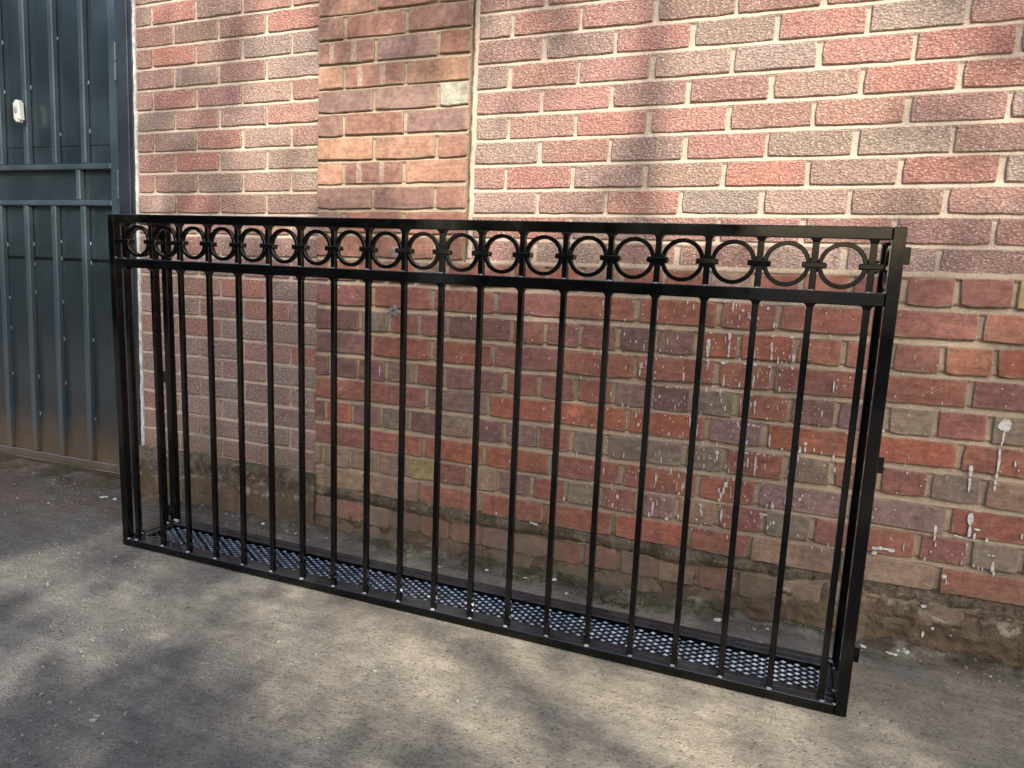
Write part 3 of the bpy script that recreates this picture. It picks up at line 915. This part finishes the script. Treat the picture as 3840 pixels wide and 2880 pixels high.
for i, (x, z, w, h) in enumerate(SPL):
    if w > 2.5 * h and w > 0.018:      # smears and rows of drops along a joint
        q = max(2, int(w / 0.012))
        for t in range(q):
            splat(x - w / 2 + w * (t + .5) / q, z + rnd.uniform(-.25, .25) * h, w / q * rnd.uniform(.8, 1.5), h * rnd.uniform(.5, 1.1), i * 7 + t)
    elif w > 0.025 and h > 0.025:
        for t in range(8):
            splat(x + rnd.uniform(-.25, .25) * w, z + rnd.uniform(-.3, .3) * h, w * rnd.uniform(.35, .7), h * rnd.uniform(.35, .7), i * 7 + t)
    elif h > 0.04 and w > 0.010:       # wide runs break up into ragged pieces
        q = 5
        for t in range(q):
            splat(x + rnd.uniform(-.12, .12) * w, z - h / 2 + h * (t + .5) / q, w * rnd.uniform(.55, 1.05), h / q * rnd.uniform(1.1, 1.7), i * 7 + t)
    else:
        splat(x, z, w * 0.85, h, i)
for i in range(520):
    x = rnd.gauss(0.72, 0.30)
    z = rnd.uniform(0.20, 0.95)
    if not -0.3 < x < 1.6:
        continue
    w = rnd.choice([.0022, .0028, .0035, .0045])
    splat(x, z, w, w * rnd.choice([1, 1, 1.2, 2.4, 4.0]), 5000 + i)
for i in range(170):
    w = rnd.choice([.002, .0025, .003, .004])
    splat(rnd.uniform(-0.72, 1.6), rnd.uniform(0.25, 0.95), w, w, 9000 + i)
obj('paint_splash', mb.mesh('paint_splash', M_SPLASH), old, (-0.5, 0, 0), kind='stuff')

# ------------------------------------------------------------------ steel guard frame with rings
GW, GH, GD, T = 2.2866, 1.1187, 0.231, 0.0262
guard = thing('steel_guard', 'glossy black steel guard frame with a row of rings, standing before the brick wall', 'guard frame')
mw = Matrix((EX, EY, EZ)).transposed().to_4x4()
mw.translation = FX
guard.matrix_world = mw
CH = 0.0021


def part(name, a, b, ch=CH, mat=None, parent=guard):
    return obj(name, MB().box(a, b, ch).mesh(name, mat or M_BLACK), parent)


MID0, MID1 = 0.9510, 0.9795
TOP0 = GH - 0.0270
for a in (0, GW - T):
    for d in (0, GD - T):
        part('post', (a, d, 0), (a + T, d + T, GH))
part('top_rail', (T, 0.0002, TOP0), (GW - T, T, GH - 0.0002))
part('mid_rail', (T, 0.0002, MID0), (GW - T, T, MID1))
part('bottom_rail', (T, 0.0002, 0), (GW - T, T, T))
part('back_rail', (T, GD - T, 0), (GW - T, GD - 0.0002, T))
for a in (0, GW - T):
    a0, a1 = a + 0.0003, a + T - 0.0003
    part('side_top_rail', (a0, T, TOP0), (a1, GD - T, GH - 0.0002))
    part('side_mid_rail', (a0, T, MID0), (a1, GD - T, MID1))
    part('side_bottom_rail', (a0, T, 0), (a1, GD - T, T))
# inner tray carrying the mesh
TI, TO = T + 0.0012, T + 0.0256
part('tray_rail', (TI, TI, 0.002), (GW - TI, TO, T - 0.0012))
part('tray_rail', (TI, GD - TO, 0.002), (GW - TI, GD - TI, T - 0.0012))
part('tray_end', (TI, TO, 0.0025), (TO, GD - TO, T - 0.0017))
part('tray_end', (GW - TO, TO, 0.0025), (GW - TI, GD - TO, T - 0.0017))

# expanded metal: black strands, and bonds shaped and coloured pale as sky glints
mb = MB()
bond = MB()
LW, SW = 0.0340, 0.0112
rows_n = int((GD - 2 * TO + 0.004) / SW)
a_lo, a_hi = TO + 0.001, GW - TO - 0.001
for j in range(rows_n + 1):
    d0 = TO - 0.001 + j * SW
    off = (j % 2) * LW / 2
    n = int((a_hi - a_lo) / LW) + 1
    for k in range(n):
        ac = a_lo + off + k * LW
        if ac + 0.004 > a_hi:
            continue
        v = []
        tl = rnd.uniform(0.0016, 0.0030)
        hw = rnd.uniform(.0068, .0092)
        for s, t in ((-1, -.15), (.1, -1), (1, .15), (-.1, 1)):
            v.append((ac + s * hw, d0 + t * 0.0021, 0.0138 + t * tl))
        v += [(x, y + 0.0012, z - 0.0014) for x, y, z in v]
        bond.add(v, [(0, 1, 2, 3), (7, 6, 5, 4), (0, 4, 5, 1), (1, 5, 6, 2), (2, 6, 7, 3), (3, 7, 4, 0)])
        if j == rows_n:
            continue
        for sg in (-1, 1):
            a2 = ac + sg * LW / 2
            if a2 < a_lo - 0.002 or a2 > a_hi:
                continue
            x0, x1 = ac + sg * 0.0040, a2 - sg * 0.0040
            v = []
            for (x, dd) in ((x0, d0), (x1, d0 + SW)):
                v += [(x, dd - 0.0013, 0.0118), (x, dd + 0.0007, 0.0142), (x, dd + 0.0018, 0.0132), (x, dd - 0.0004, 0.0108)]
            mb.add(v, [(0, 4, 5, 1), (1, 5, 6, 2), (2, 6, 7, 3), (3, 7, 4, 0)])
nst = len(mb.f)
mb.add(bond.v, bond.f)
part('dark_underlay', (TO - 0.001, TO - 0.001, 0.0015), (GW - TO + 0.001, GD - TO + 0.001, 0.0035), 0.0)  # black sheet added under the mesh so its gaps look dark
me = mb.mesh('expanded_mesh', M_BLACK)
me.materials.append(M_MESH)
for q in me.polygons:
    q.material_index = 1 if q.index >= nst else 0
obj('expanded_mesh', me, guard, kind='stuff')

# balusters, short bars, rings and collars
BW = 0.0072


def bar_mesh(name, z0, z1, flare_top=True, flare_bot=False):
    b = MB().box((-BW, -BW, z0), (BW, BW, z1), 0.0012)
    for on, zz, s in ((flare_top, z1, -1), (flare_bot, z0, 1)):
        if on:   # weld fillet spreading on to the rail
            e0, e1, e2 = BW + 0.0062, BW + 0.0022, BW + 0.0003
            v = []
            for e, h in ((e0, 0.0), (e1, 0.0032), (e2, 0.0085)):
                v += [(-e, -min(e, 0.0105), zz + s * h), (e, -min(e, 0.0105), zz + s * h), (e, min(e, 0.0105), zz + s * h), (-e, min(e, 0.0105), zz + s * h)]
            f = []
            for q in (0, 4):
                for k in range(4):
                    f.append((q + k, q + (k + 1) % 4, q + 4 + (k + 1) % 4, q + 4 + k))
            b.add(v, f)
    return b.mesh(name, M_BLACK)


ME_BAL = bar_mesh('baluster', T, MID0)
ME_SHORT = bar_mesh('short_bar', MID1, TOP0, True, False)
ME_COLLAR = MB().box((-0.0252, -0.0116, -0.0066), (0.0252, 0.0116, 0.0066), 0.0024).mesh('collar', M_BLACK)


def ring_mesh():
    ro, ri, hd = 0.0502, 0.0404, 0.0072
    prof = [(ri, -hd + .0015), (ri + .0014, -hd), (ro - .0014, -hd), (ro, -hd + .0015), (ro, hd - .0015), (ro - .0014, hd), (ri + .0014, hd), (ri, hd - .0015)]
    n = 44
    v = [(r * math.cos(2 * math.pi * k / n), y, r * math.sin(2 * math.pi * k / n)) for k in range(n) for r, y in prof]
    p = len(prof)
    f = [(k * p + i, k * p + (i + 1) % p, ((k + 1) % n) * p + (i + 1) % p, ((k + 1) % n) * p + i) for k in range(n) for i in range(p)]
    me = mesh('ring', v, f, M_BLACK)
    for q in me.polygons:
        q.use_smooth = (q.index % p) in (3, 7)
    return me


ME_RING = ring_mesh()
# small lumps of weld where ring, bar and collar meet
wj = MB()
for sx in (-1, 1):
    for sz in (-1, 1):
        wj.blob((sx * 0.0105, -0.0035, sz * 0.0112), 0.0043, 31 + sx + 2 * sz, 1)
ME_JOINT = wj.mesh('weld_bead', M_BLACK, True)
BEADS = [MB().blob((0.001 * (i - 1), 0, 0), 0.0052, 70 + i, 1, (1.35, 1.0, 0.62), 0.32).mesh('weld_bead', M_WELD) for i in range(4)]
LIPS = [MB().blob((0, 0, 0), 0.0045, 90 + i, 1, (1.7, 0.7, 0.45), 0.25).mesh('weld_bead', M_WELD) for i in range(3)]
ZR = 1.0355
B0, BP = 0.0611, 0.11405
for k in range(20):
    a = B0 + BP * k
    o = obj('baluster', ME_BAL, guard, (a, T / 2, 0))
    obj('weld_bead', BEADS[k % 4], o, (rnd.uniform(-.002, .002), -BW - 0.0012, T + 0.0012))
    s = obj('short_bar', ME_SHORT, guard, (a, T / 2, 0))
    obj('weld_bead', LIPS[k % 3], s, (rnd.uniform(-.001, .001), -BW + 0.0004, MID1 + 0.0006))
    c = obj('collar', ME_COLLAR, guard, (a, T / 2, ZR - 0.0012))
    c.rotation_euler = (rnd.uniform(-.02, .02), rnd.uniform(-.03, .03), rnd.uniform(-.03, .03))
    obj('weld_bead', ME_JOINT, c)
    if k < 19:
        r_ = obj('ring', ME_RING, guard, (a + BP / 2, T / 2, ZR + rnd.uniform(-.0008, .0008)))
for a in (T / 2, GW - T / 2):
    for d in (0.0582, 0.1728):
        for nm, me in (('baluster', ME_BAL), ('short_bar', ME_SHORT), ('collar', ME_COLLAR)):
            o = obj(nm, me, guard, (a, d, ZR - 0.0012 if nm == 'collar' else 0))
            if nm == 'collar':
                o.rotation_euler.z = math.pi / 2
            elif nm == 'baluster':
                obj('weld_bead', BEADS[1], o, (BW if a < 1 else -BW, 0, T + 0.001))
    o = obj('ring', ME_RING, guard, (a, 0.1155, ZR))
    o.rotation_euler.z = math.pi / 2
# lugs that fix it to a wall
for zc in (0.058, 0.560, 1.066):
    part('mounting_lug', (-0.036, GD - 0.022, zc - 0.0205), (-0.0002, GD - 0.016, zc + 0.0205), 0.0008)
    part('mounting_lug', (GW + 0.0002, GD - 0.022, zc - 0.0205), (GW + 0.036, GD - 0.016, zc + 0.0205), 0.0008)
# weld lumps in the corners
for a, d, z, r in ((T + .003, .001, T + .002, .004), (T + .030, T + .002, T + .001, .004), (GW - T - .003, .001, T + .002, .004), (GW - T - .004, T + .001, T + .020, .005),
                   (GW - T - .004, GD - T - .004, T + .003, .007), (T + .004, GD - T - .005, T + .003, .008), (T + .010, GD - T - .002, T + .002, .006),
                   (T + .003, .003, MID1 + .002, .004), (GW - T - .003, .003, MID1 + .002, .004)):
    obj('weld_bead', MB().blob((0, 0, 0), r, int(a * 999), 1, (1, 1, .7), .35).mesh('weld_bead', M_WELD), guard, (a, d, z))

# ------------------------------------------------------------------ gate on the left
gate = thing('metal_gate', 'dark blue-grey steel sheet gate with raised vertical bars at the left edge', 'gate', (-1.915, 0.100, 0))
gate.rotation_euler = (0, 0.004, 0.033)


def gs(x):
    s0 = -1.915 - x
    return -s0 / (1 + 0.014 * (2.894 + s0))


def gpart(name, x0, x1, y0, y1, z0, z1, ch=0.0038, mat=None):
    return obj(name, MB().box((x0, y0, z0), (x1, y1, z1), ch).mesh(name, mat or M_GATE), gate)


GL_ = -1.40
gpart('stile', -0.040, 0.012, 0.0, 0.030, 0.004, 2.60)
gpart('stile', GL_ - 0.05, GL_, 0.0, 0.030, 0.004, 2.60)
ub = [gs(-2.144 + 0.0), gs(-2.338), gs(-2.530)]
while ub[-1] > GL_ + 0.20:
    ub.append(ub[-1] - 0.176)
for x in ub[:7]:
    gpart('bar', x, x + 0.030, 0.0008, 0.0278, 1.4125, 2.60)
lb = [gs(-2.159), gs(-2.357), gs(-2.549)]
while lb[-1] > GL_ + 0.20:
    lb.append(lb[-1] - 0.182)
for x in lb[:7]:
    gpart('bar', x, x + 0.031, 0.0008, 0.0278, 0.0385, 1.2255)
gpart('rail', GL_, -0.0402, 0.0, 0.0285, 1.387, 1.412)
gpart('rail', GL_, -0.0402, 0.0, 0.0285, 1.226, 1.2505)
gpart('rail', GL_, -0.0402, 0.0, 0.0285, 0.004, 0.038)
x = gs(-2.183)
gpart('stub_bar', x, x + 0.026, 0.0008, 0.0278, 1.2508, 1.3868)
# sheets, with a lip and a dark gap where they overlap
gpart('sheet', GL_ - 0.03, 0.008, 0.0282, 0.0300, 1.4975, 2.60, 0.0, M_SHEET)
gpart('sheet', GL_ - 0.03, 0.008, 0.0286, 0.0304, 0.988, 1.4945, 0.0, M_SHEET)
gpart('sheet', GL_ - 0.03, 0.008, 0.0262, 0.0290, -0.004, 0.9720, 0.0, M_SHEET)
gpart('gap_shade_strip', GL_ - 0.03, 0.008, 0.046, 0.050, 0.90, 1.55, 0.0, M_POST)  # dark strip added to stand in for shadow inside the sheet gap
v, f = [], []
N = 60
for i in range(N + 1):
    xx = GL_ - 0.05 + (0.062 - GL_) * i / N
    a = 0.0045 * noise.noise((xx * 4.2, 0, 0))
    v += [(xx, 0.004 + a, 0.0045), (xx, -0.004 + a, 0.0005 + a * .5), (xx, -0.003 + a, -0.0025 + a * .5), (xx, 0.006, -0.004), (xx, 0.007, -0.018 + a), (xx, 0.010, -0.019 + a)]
for i in range(N):
    for k in range(5):
        f.append((i * 6 + k, i * 6 + k + 1, i * 6 + 7 + k, i * 6 + 6 + k))
obj('bottom_lip', mesh('bottom_lip', v, f, M_GATE), gate)
# weld beads along the bars
bead = [MB().blob((0, 0, 0), 0.0055, 200 + i, 1, (.8, .7, 2.0), .3).mesh('weld_bead', M_GWELD) for i in range(3)]
for lst, zs in ((ub, (1.55, 1.76, 1.955, 2.2)), (lb, (0.22, 0.41, 0.62, 0.80, 0.97, 1.06))):
    for i, x in enumerate(lst[:5]):
        for z in zs:
            if rnd.random() < 0.25:
                continue
            obj('weld_bead', rnd.choice(bead), gate, (x + 0.0315, 0.0255, z + rnd.uniform(-.02, .02)))


def hinge(z, h):
    b = MB()
    n = 10
    for z0, z1, r in ((0, h * .49, .0115), (h * .52, h, .0105)):
        v = [(r * math.cos(2 * math.pi * k / n), r * math.sin(2 * math.pi * k / n), zz) for zz in (z0, z1) for k in range(n)]
        v += [(0, 0, z0), (0, 0, z1 + .003)]
        f = [(k, (k + 1) % n, n + (k + 1) % n, n + k) for k in range(n)] + [((k + 1) % n, k, 2 * n) for k in range(n)] + [(n + k, n + (k + 1) % n, 2 * n + 1) for k in range(n)]
        b.add(v, f)
    b.box((-0.014, 0.002, h * .1), (-0.002, 0.008, h * .4))
    return obj('hinge', b.mesh('hinge', M_GATE), gate, (0.0195, -0.011, z))


hinge(1.755, 0.155)
hinge(1.255, 0.125)

# ---- fixed post and plaster edge beside the wall
gp = thing('gate_post', 'dark navy steel post standing between the gate and the brick wall', 'post', (-1.735, 0.0, -0.04))
o = obj('post_tube', MB().box((-0.046, 0.0, -0.15), (0.0225, 0.075, 2.62), 0.003).mesh('post_tube', M_POST), gp)
obj('cover_strip', MB().box((0.0235, 0.004, -0.15), (0.0440, 0.07, 2.62), 0.002).mesh('cover_strip', M_POST), gp)
v, f = [], []
N = 120
for i in range(N + 1):
    z = -0.1 + 2.7 * i / N
    a = noise.noise((1, z * 14, 0)) * 0.0028 + noise.noise((1, z * 50, 0)) * 0.0016
    v += [(0.0455 + max(0, a) * 1.5, 0.020, z), (0.0465 + max(0, a) * 1.5, 0.006 + a * .5, z), (0.0585 + a, 0.008 + a * .5, z), (0.060 + a, 0.025, z)]
for i in range(N):
    for k in range(3):
        f.append((i * 4 + k, i * 4 + k + 1, i * 4 + 5 + k, i * 4 + 4 + k))
obj('plaster_edge', mesh('plaster_edge', v, f, M_PLASTER), gp, label='flaking white plaster edge')

# ---- door bell push
bell = thing('doorbell', 'small ivory doorbell push fixed to a bar of the steel gate', 'doorbell', (-2.476, 0.0535, 1.648))
bell.rotation_euler = (0, -0.04, 0.033)
bm = bmesh.new()
bmesh.ops.create_cube(bm, size=1.0)
for w in bm.verts:
    w.co = Vector((w.co.x * 0.040, w.co.y * 0.024, w.co.z * 0.098))
bmesh.ops.bevel(bm, geom=[e for e in bm.edges if abs(e.verts[0].co.y - e.verts[1].co.y) > 0.01], offset=0.010, segments=4, affect='EDGES')
bmesh.ops.bevel(bm, geom=[e for e in bm.edges if e.verts[0].co.y < -0.011 and e.verts[1].co.y < -0.011], offset=0.004, segments=3, affect='EDGES')
bm.verts.index_update()
me = mesh('case', [w.co[:] for w in bm.verts], [[w.index for w in q.verts] for q in bm.faces], M_BELL, False)
bm.free()
obj('case', me, bell)
n = 20
v = [(0.0105 * math.cos(2 * math.pi * k / n) * q, y, 0.0145 * math.sin(2 * math.pi * k / n) * q + 0.004) for q, y in ((1, -0.0118), (1, -0.0140), (0.75, -0.0150)) for k in range(n)]
f = [(r_ * n + k, r_ * n + (k + 1) % n, (r_ + 1) * n + (k + 1) % n, (r_ + 1) * n + k) for r_ in (0, 1) for k in range(n)] + [tuple(2 * n + k for k in range(n))]
obj('button', mesh('button', v, f, M_GREYPL, True), bell)

# ------------------------------------------------------------------ loose gravel, chips, moss
mb = MB()
ico = bmesh.new()
bmesh.ops.create_icosphere(ico, subdivisions=1, radius=1.0)
ico.verts.index_update()
IV = [w.co.copy() for w in ico.verts]
IF = [[w.index for w in q.verts] for q in ico.faces]
ico.free()


def pebble(b, x, y, r, sink=0.35, flat=0.6):
    q = Matrix.Rotation(rnd.uniform(0, 6.28), 3, 'Z') @ Matrix.Rotation(rnd.uniform(-.5, .5), 3, 'X')
    sx, sy = rnd.uniform(.75, 1.35), rnd.uniform(.65, 1.0)
    z = ground_z(x, y) + r * (flat - sink)
    v = []
    for w in IV:
        p = q @ Vector((w.x * sx, w.y * sy, w.z * flat)) * (r * rnd.uniform(.78, 1.12))
        v.append((x + p.x, y + p.y, z + p.z))
    b.add(v, IF)


cnt = 0
while cnt < 5600:
    x, y = rnd.uniform(-2.4, 1.7), rnd.uniform(-1.55, -0.02)
    k = 0.25 + 0.9 * sstep(0.1, -0.9, x * 0.55 + y * 0.42 + 0.3) + 0.9 * (noise.noise((x * 3.5, y * 3.5, 11)) + noise.noise((x * 9, y * 9, 12)) * .6)
    if y > -0.20:
        k += 0.25
    if rnd.random() > k:
        continue
    if -0.545 < y < -0.29 and -1.16 < x < 1.16:
        continue
    r = min(0.0085, 0.0012 + rnd.expovariate(1 / 0.0013))
    pebble(mb, x, y, r)
    cnt += 1
obj('gravel', mb.mesh('gravel', M_STONE), None, kind='stuff', label='loose grey gravel lying on the dusty ground', category='gravel')
mb = MB()
for i in range(130):
    x, y = rnd.uniform(-2.3, 1.65), -abs(rnd.gauss(0, 0.07)) - 0.03
    if i % 9 == 0:
        x, y = rnd.uniform(-2.3, 1.65), rnd.uniform(-1.4, -0.05)
    elif i % 3 == 1:
        x = rnd.uniform(0.9, 1.65)
    if -0.56 < y < -0.28 and -1.17 < x < 1.17:
        continue
    pebble(mb, x, y, min(0.008, 0.0012 + rnd.expovariate(1 / 0.0015)), 0.2, 0.4)
for x, y, r in ((0.17, -0.075, .011), (0.335, -0.13, .009), (-0.01, -0.15, .007), (0.80, -0.085, .014), (-1.72, -0.16, .016), (-1.66, -0.155, .012), (0.93, -0.20, .009), (1.20, -0.06, .012), (1.27, -0.075, .014), (1.31, -0.05, .011), (-0.13, -0.12, .007), (-1.36, -.05, .012)):
    pebble(mb, x, y, r, 0.15, 0.35)
obj('plaster_chips', mb.mesh('plaster_chips', M_CHIP), None, kind='stuff', label='white plaster and stone chips scattered along the foot of the wall', category='debris')
mb = MB()
for cx, cy, n_, s_ in ((-0.17, -0.06, 60, .05), (-0.05, -0.075, 50, .04), (0.12, -0.085, 90, .035), (0.45, -0.11, 110, .06), (0.53, -0.09, 60, .05), (-0.35, -0.05, 50, .06), (0.80, -0.02, 30, .02), (1.02, -0.03, 25, .03)):
    for i in range(n_):
        x, y = cx + rnd.gauss(0, s_), min(-0.012, cy + rnd.gauss(0, s_ * .35))
        z = ground_z(x, y)
        for t in range(3):
            a = rnd.uniform(0, 6.28)
            h = rnd.uniform(.003, .009)
            w = .0022
            p = Vector((math.cos(a), math.sin(a), 0))
            s = Vector((-p.y, p.x, 0)) * w
            c = Vector((x + rnd.gauss(0, .004), y + rnd.gauss(0, .004), z - 0.001))
            mb.add([c - s, c + s, c + p * h * .8 + Vector((0, 0, h))], [(0, 1, 2)])
obj('moss', mb.mesh('moss', M_MOSSG), None, kind='stuff', label='patches of green moss at the foot of the brick wall', category='moss')

# ------------------------------------------------------------------ trees behind the photographer: their shade dapples wall and ground
HOLES = [(-0.94, 0, 1.68, 0.16, 0.95), (-0.85, 0, 1.57, 0.14, 0.95), (-1.03, 0, 1.41, 0.13, 0.7), (-0.85, 0, 1.32, 0.12, 0.7), (-0.94, 0, 1.9, 0.12, 0.6), (-1.52, 0, 1.87, 0.2, 0.35), (-0.6, 0, 1.4, 0.17, 0.9), (-0.34, 0, 1.39, 0.16, 0.9), (-0.57, 0, 1.6, 0.12, 0.6), (-0.27, 0, 1.51, 0.14, 0.85), (-0.65, 0, 1.93, 0.1, 0.5), (-0.02, 0, 1.43, 0.2, 0.95), (0.18, 0, 1.38, 0.18, 0.95), (0.05, 0, 1.26, 0.15, 0.8), (0.24, 0, 1.56, 0.15, 0.7), (-0.03, 0, 1.72, 0.12, 0.5), (0.59, 0, 1.72, 0.15, 0.95), (0.73, 0, 1.59, 0.2, 1), (0.85, 0, 1.65, 0.2, 1), (0.96, 0, 1.49, 0.2, 1), (0.81, 0, 1.42, 0.2, 0.95), (0.63, 0, 1.47, 0.13, 0.8), (0.66, 0, 1.23, 0.13, 0.85), (0.85, 0, 1.29, 0.15, 0.8), (1.05, 0, 1.39, 0.14, 0.6), (1.08, 0, 1.67, 0.15, 0.7), (1.26, 0, 1.52, 0.2, 0.35), (1.34, 0, 1.28, 0.2, 0.3), (0.28, 0, 1.75, 0.12, 0.5), (-0.2, -0.63, -0.01, 0.12, 0.9), (-0.02, -0.59, -0.01, 0.13, 0.95), (0.17, -0.61, -0.01, 0.12, 0.95), (0.28, -0.66, -0.01, 0.09, 0.9), (0.13, -0.73, -0.01, 0.11, 0.9), (-0.03, -0.81, -0.01, 0.12, 0.9), (-0.21, -0.77, -0.01, 0.11, 0.7), (0.03, -0.94, -0.01, 0.08, 0.75), (-0.34, -0.7, -0.01, 0.1, 0.55), (-0.19, -0.94, -0.01, 0.1, 0.4), (0.51, -0.89, -0.01, 0.09, 0.8), (0.62, -0.82, -0.01, 0.11, 0.85), (0.75, -0.77, -0.01, 0.12, 0.85), (0.89, -0.74, -0.01, 0.12, 0.8), (0.71, -0.88, -0.01, 0.1, 0.85), (1.02, -0.72, -0.01, 0.12, 0.6), (1.2, -0.64, -0.01, 0.12, 0.3), (-1.26, -0.84, -0.01, 0.07, 0.8), (-1.18, -0.82, -0.01, 0.07, 0.8), (-0.97, -0.86, -0.01, 0.06, 0.7), (-0.9, -0.84, -0.01, 0.06, 0.7), (-0.75, -0.87, -0.01, 0.06, 0.8), (-0.65, -0.86, -0.01, 0.06, 0.85), (-0.58, -0.86, -0.01, 0.05, 0.7), (-1.19, -0.63, -0.01, 0.05, 0.6), (-0.87, -0.66, -0.01, 0.06, 0.4), (-0.7, -0.65, -0.01, 0.06, 0.45), (-0.56, -0.64, -0.01, 0.06, 0.5), (-0.78, -1.11, -0.01, 0.12, 0.3), (-0.66, -1.08, -0.01, 0.12, 0.3)]
HW = []
for x, y, z, r, k in HOLES:       # where the ray from the sun through that spot meets the plane of the wall
    t = y / SUN.y
    HW.append((x - SUN.x * t, z - SUN.z * t, r * (1.5 if y < 0 else 1.05), k))


def gap(X, Z):
    """share of sunlight the crown lets through, seen along the sun's rays"""
    T_ = 0.035
    if Z > 0.85:
        b_ = 0.13 * sstep(1.50, 1.66, Z) * sstep(-0.80, -0.70, X) * sstep(0.50, 0.36, X)
        T_ = 0.035 + (0.29 - b_ - 0.10 * sstep(1.0, 1.3, X)) * sstep(0.86, 1.20, Z)
    elif Z < 0:
        T_ = 0.05
    for x, z, r, k in HW:
        d2 = ((X - x) ** 2 + (Z - z) ** 2) / (r * r)
        if d2 < 6:
            T_ = 1 - (1 - T_) * (1 - k * math.exp(-(d2 ** 1.3) * 0.7))
    return min(0.999, T_)


LEAF_A = 0.00145
mb_v, mb_f = [], []
X0_, X1_, Z0_, Z1_ = -3.0, 3.2, -1.8, 2.8
area = (X1_ - X0_) * (Z1_ - Z0_) * abs(SUN.y)
LAI = 3.5
for i in range(int(area * LAI / LEAF_A)):
    X, Z = rnd.uniform(X0_, X1_), rnd.uniform(Z0_, Z1_)
    if rnd.random() > -math.log(gap(X, Z)) / LAI:
        continue
    t = rnd.uniform(9.5, 14.5)
    c = Vector((X, 0, Z)) + SUN * t
    n1 = Vector((rnd.gauss(0, 1), rnd.gauss(0, 1), rnd.gauss(0, 1))).normalized()
    n2 = n1.cross(Vector((rnd.gauss(0, 1), rnd.gauss(0, 1), rnd.gauss(0, 1)))).normalized()
    k = rnd.uniform(.8, 1.2)
    a, b = n1 * 0.051 * k, n2 * 0.030 * k
    q = len(mb_v)
    mb_v += [c - a, c - a * .1 + b, c + a, c - a * .1 - b]
    mb_f.append((q, q + 1, q + 2, q + 3))
tree = thing('tree', 'leafy tree behind the photographer shading the wall', 'tree', (4.61, -7.67, -0.2))
CR = Vector((4.61, -7.67, -0.2))
obj('crown', mesh('crown', [(p - CR)[:] for p in mb_v], mb_f, M_LEAF), tree)


def limb(b, pts, n=9):
    q = len(b.v)
    for i, (p, r) in enumerate(pts):
        p = Vector(p)
        d = (Vector(pts[min(i + 1, len(pts) - 1)][0]) - Vector(pts[max(i - 1, 0)][0])).normalized()
        s = d.cross(Vector((0.3, 1, 0.1))).normalized()
        w = d.cross(s)
        for k in range(n):
            a = 2 * math.pi * k / n
            b.v.append(tuple(p + (s * math.cos(a) + w * math.sin(a)) * r))
    for i in range(len(pts) - 1):
        for k in range(n):
            b.f.append((q + i * n + k, q + i * n + (k + 1) % n, q + (i + 1) * n + (k + 1) % n, q + (i + 1) * n + k))


b = MB()
limb(b, [((0, 0, 0), .16), ((.02, .01, 1.2), .125), ((-.02, .02, 2.8), .10), ((.10, 0, 4.2), .085), ((.75, .0, 5.4), .060), ((.62, .0, 6.5), .052), ((.02, .0, 7.5), .040), ((.02, .02, 8.8), .026), ((.05, 0, 10.2), .015)])
for z, dx, dy, dz in ((2.6, -1.6, .5, .9), (3.4, 1.3, -.5, 1.2), (4.2, -2.0, -.5, 1.2), (5.0, -1.0, .6, 1.3), (5.4, 1.3, .4, 1.2), (6.0, -1.3, -.4, 1.0)):
    limb(b, [((0, 0, z), .045), ((dx * .4, dy * .4, z + dz * .5), .030), ((dx, dy, z + dz), .010)], 6)
obj('trunk', b.mesh('trunk', M_BARK, True), tree)

# ---- unseen leaves added behind the camera to block low sky, gaps shaped for reflections
HV, HF = [], []
for i in range(26000):
    a = rnd.uniform(-1.25, 1.25)
    k = rnd.uniform(0, 1)
    if a > 0.62 or -0.02 < a < 0.20 or -0.50 < a < -0.44 or noise.noise((a * 6.5, 7.0, 1.0)) > 0.24:
        continue
    top = 5.2 + 2.2 * noise.noise((a * 4.0, 1.0, 2.0)) + 1.0 * noise.noise((a * 11.0, 3.0, 2.0))
    z = -0.6 + (top + 0.6) * k ** 0.9
    r = 12.5 + rnd.uniform(-1.2, 1.2) + 0.8 * noise.noise((a * 6, z * .7, 1))
    c = Vector((0.5 + r * math.sin(a), -r * math.cos(a), z))
    n1 = Vector((rnd.gauss(0, 1), rnd.gauss(0, 1), rnd.gauss(0, 1))).normalized()
    n2 = n1.cross(Vector((rnd.gauss(0, 1), rnd.gauss(0, 1), rnd.gauss(0, 1)))).normalized()
    s = rnd.uniform(.13, .22)
    q = len(HV)
    HV += [c - n1 * s, c + n2 * s * .6, c + n1 * s, c - n2 * s * .6]
    HF.append((q, q + 1, q + 2, q + 3))
obj('leaf_screen', mesh('leaf_screen', HV, HF, M_LEAF), None, kind='stuff', label='thick wood of leaves, added unseen to block the low sky', category='screen')
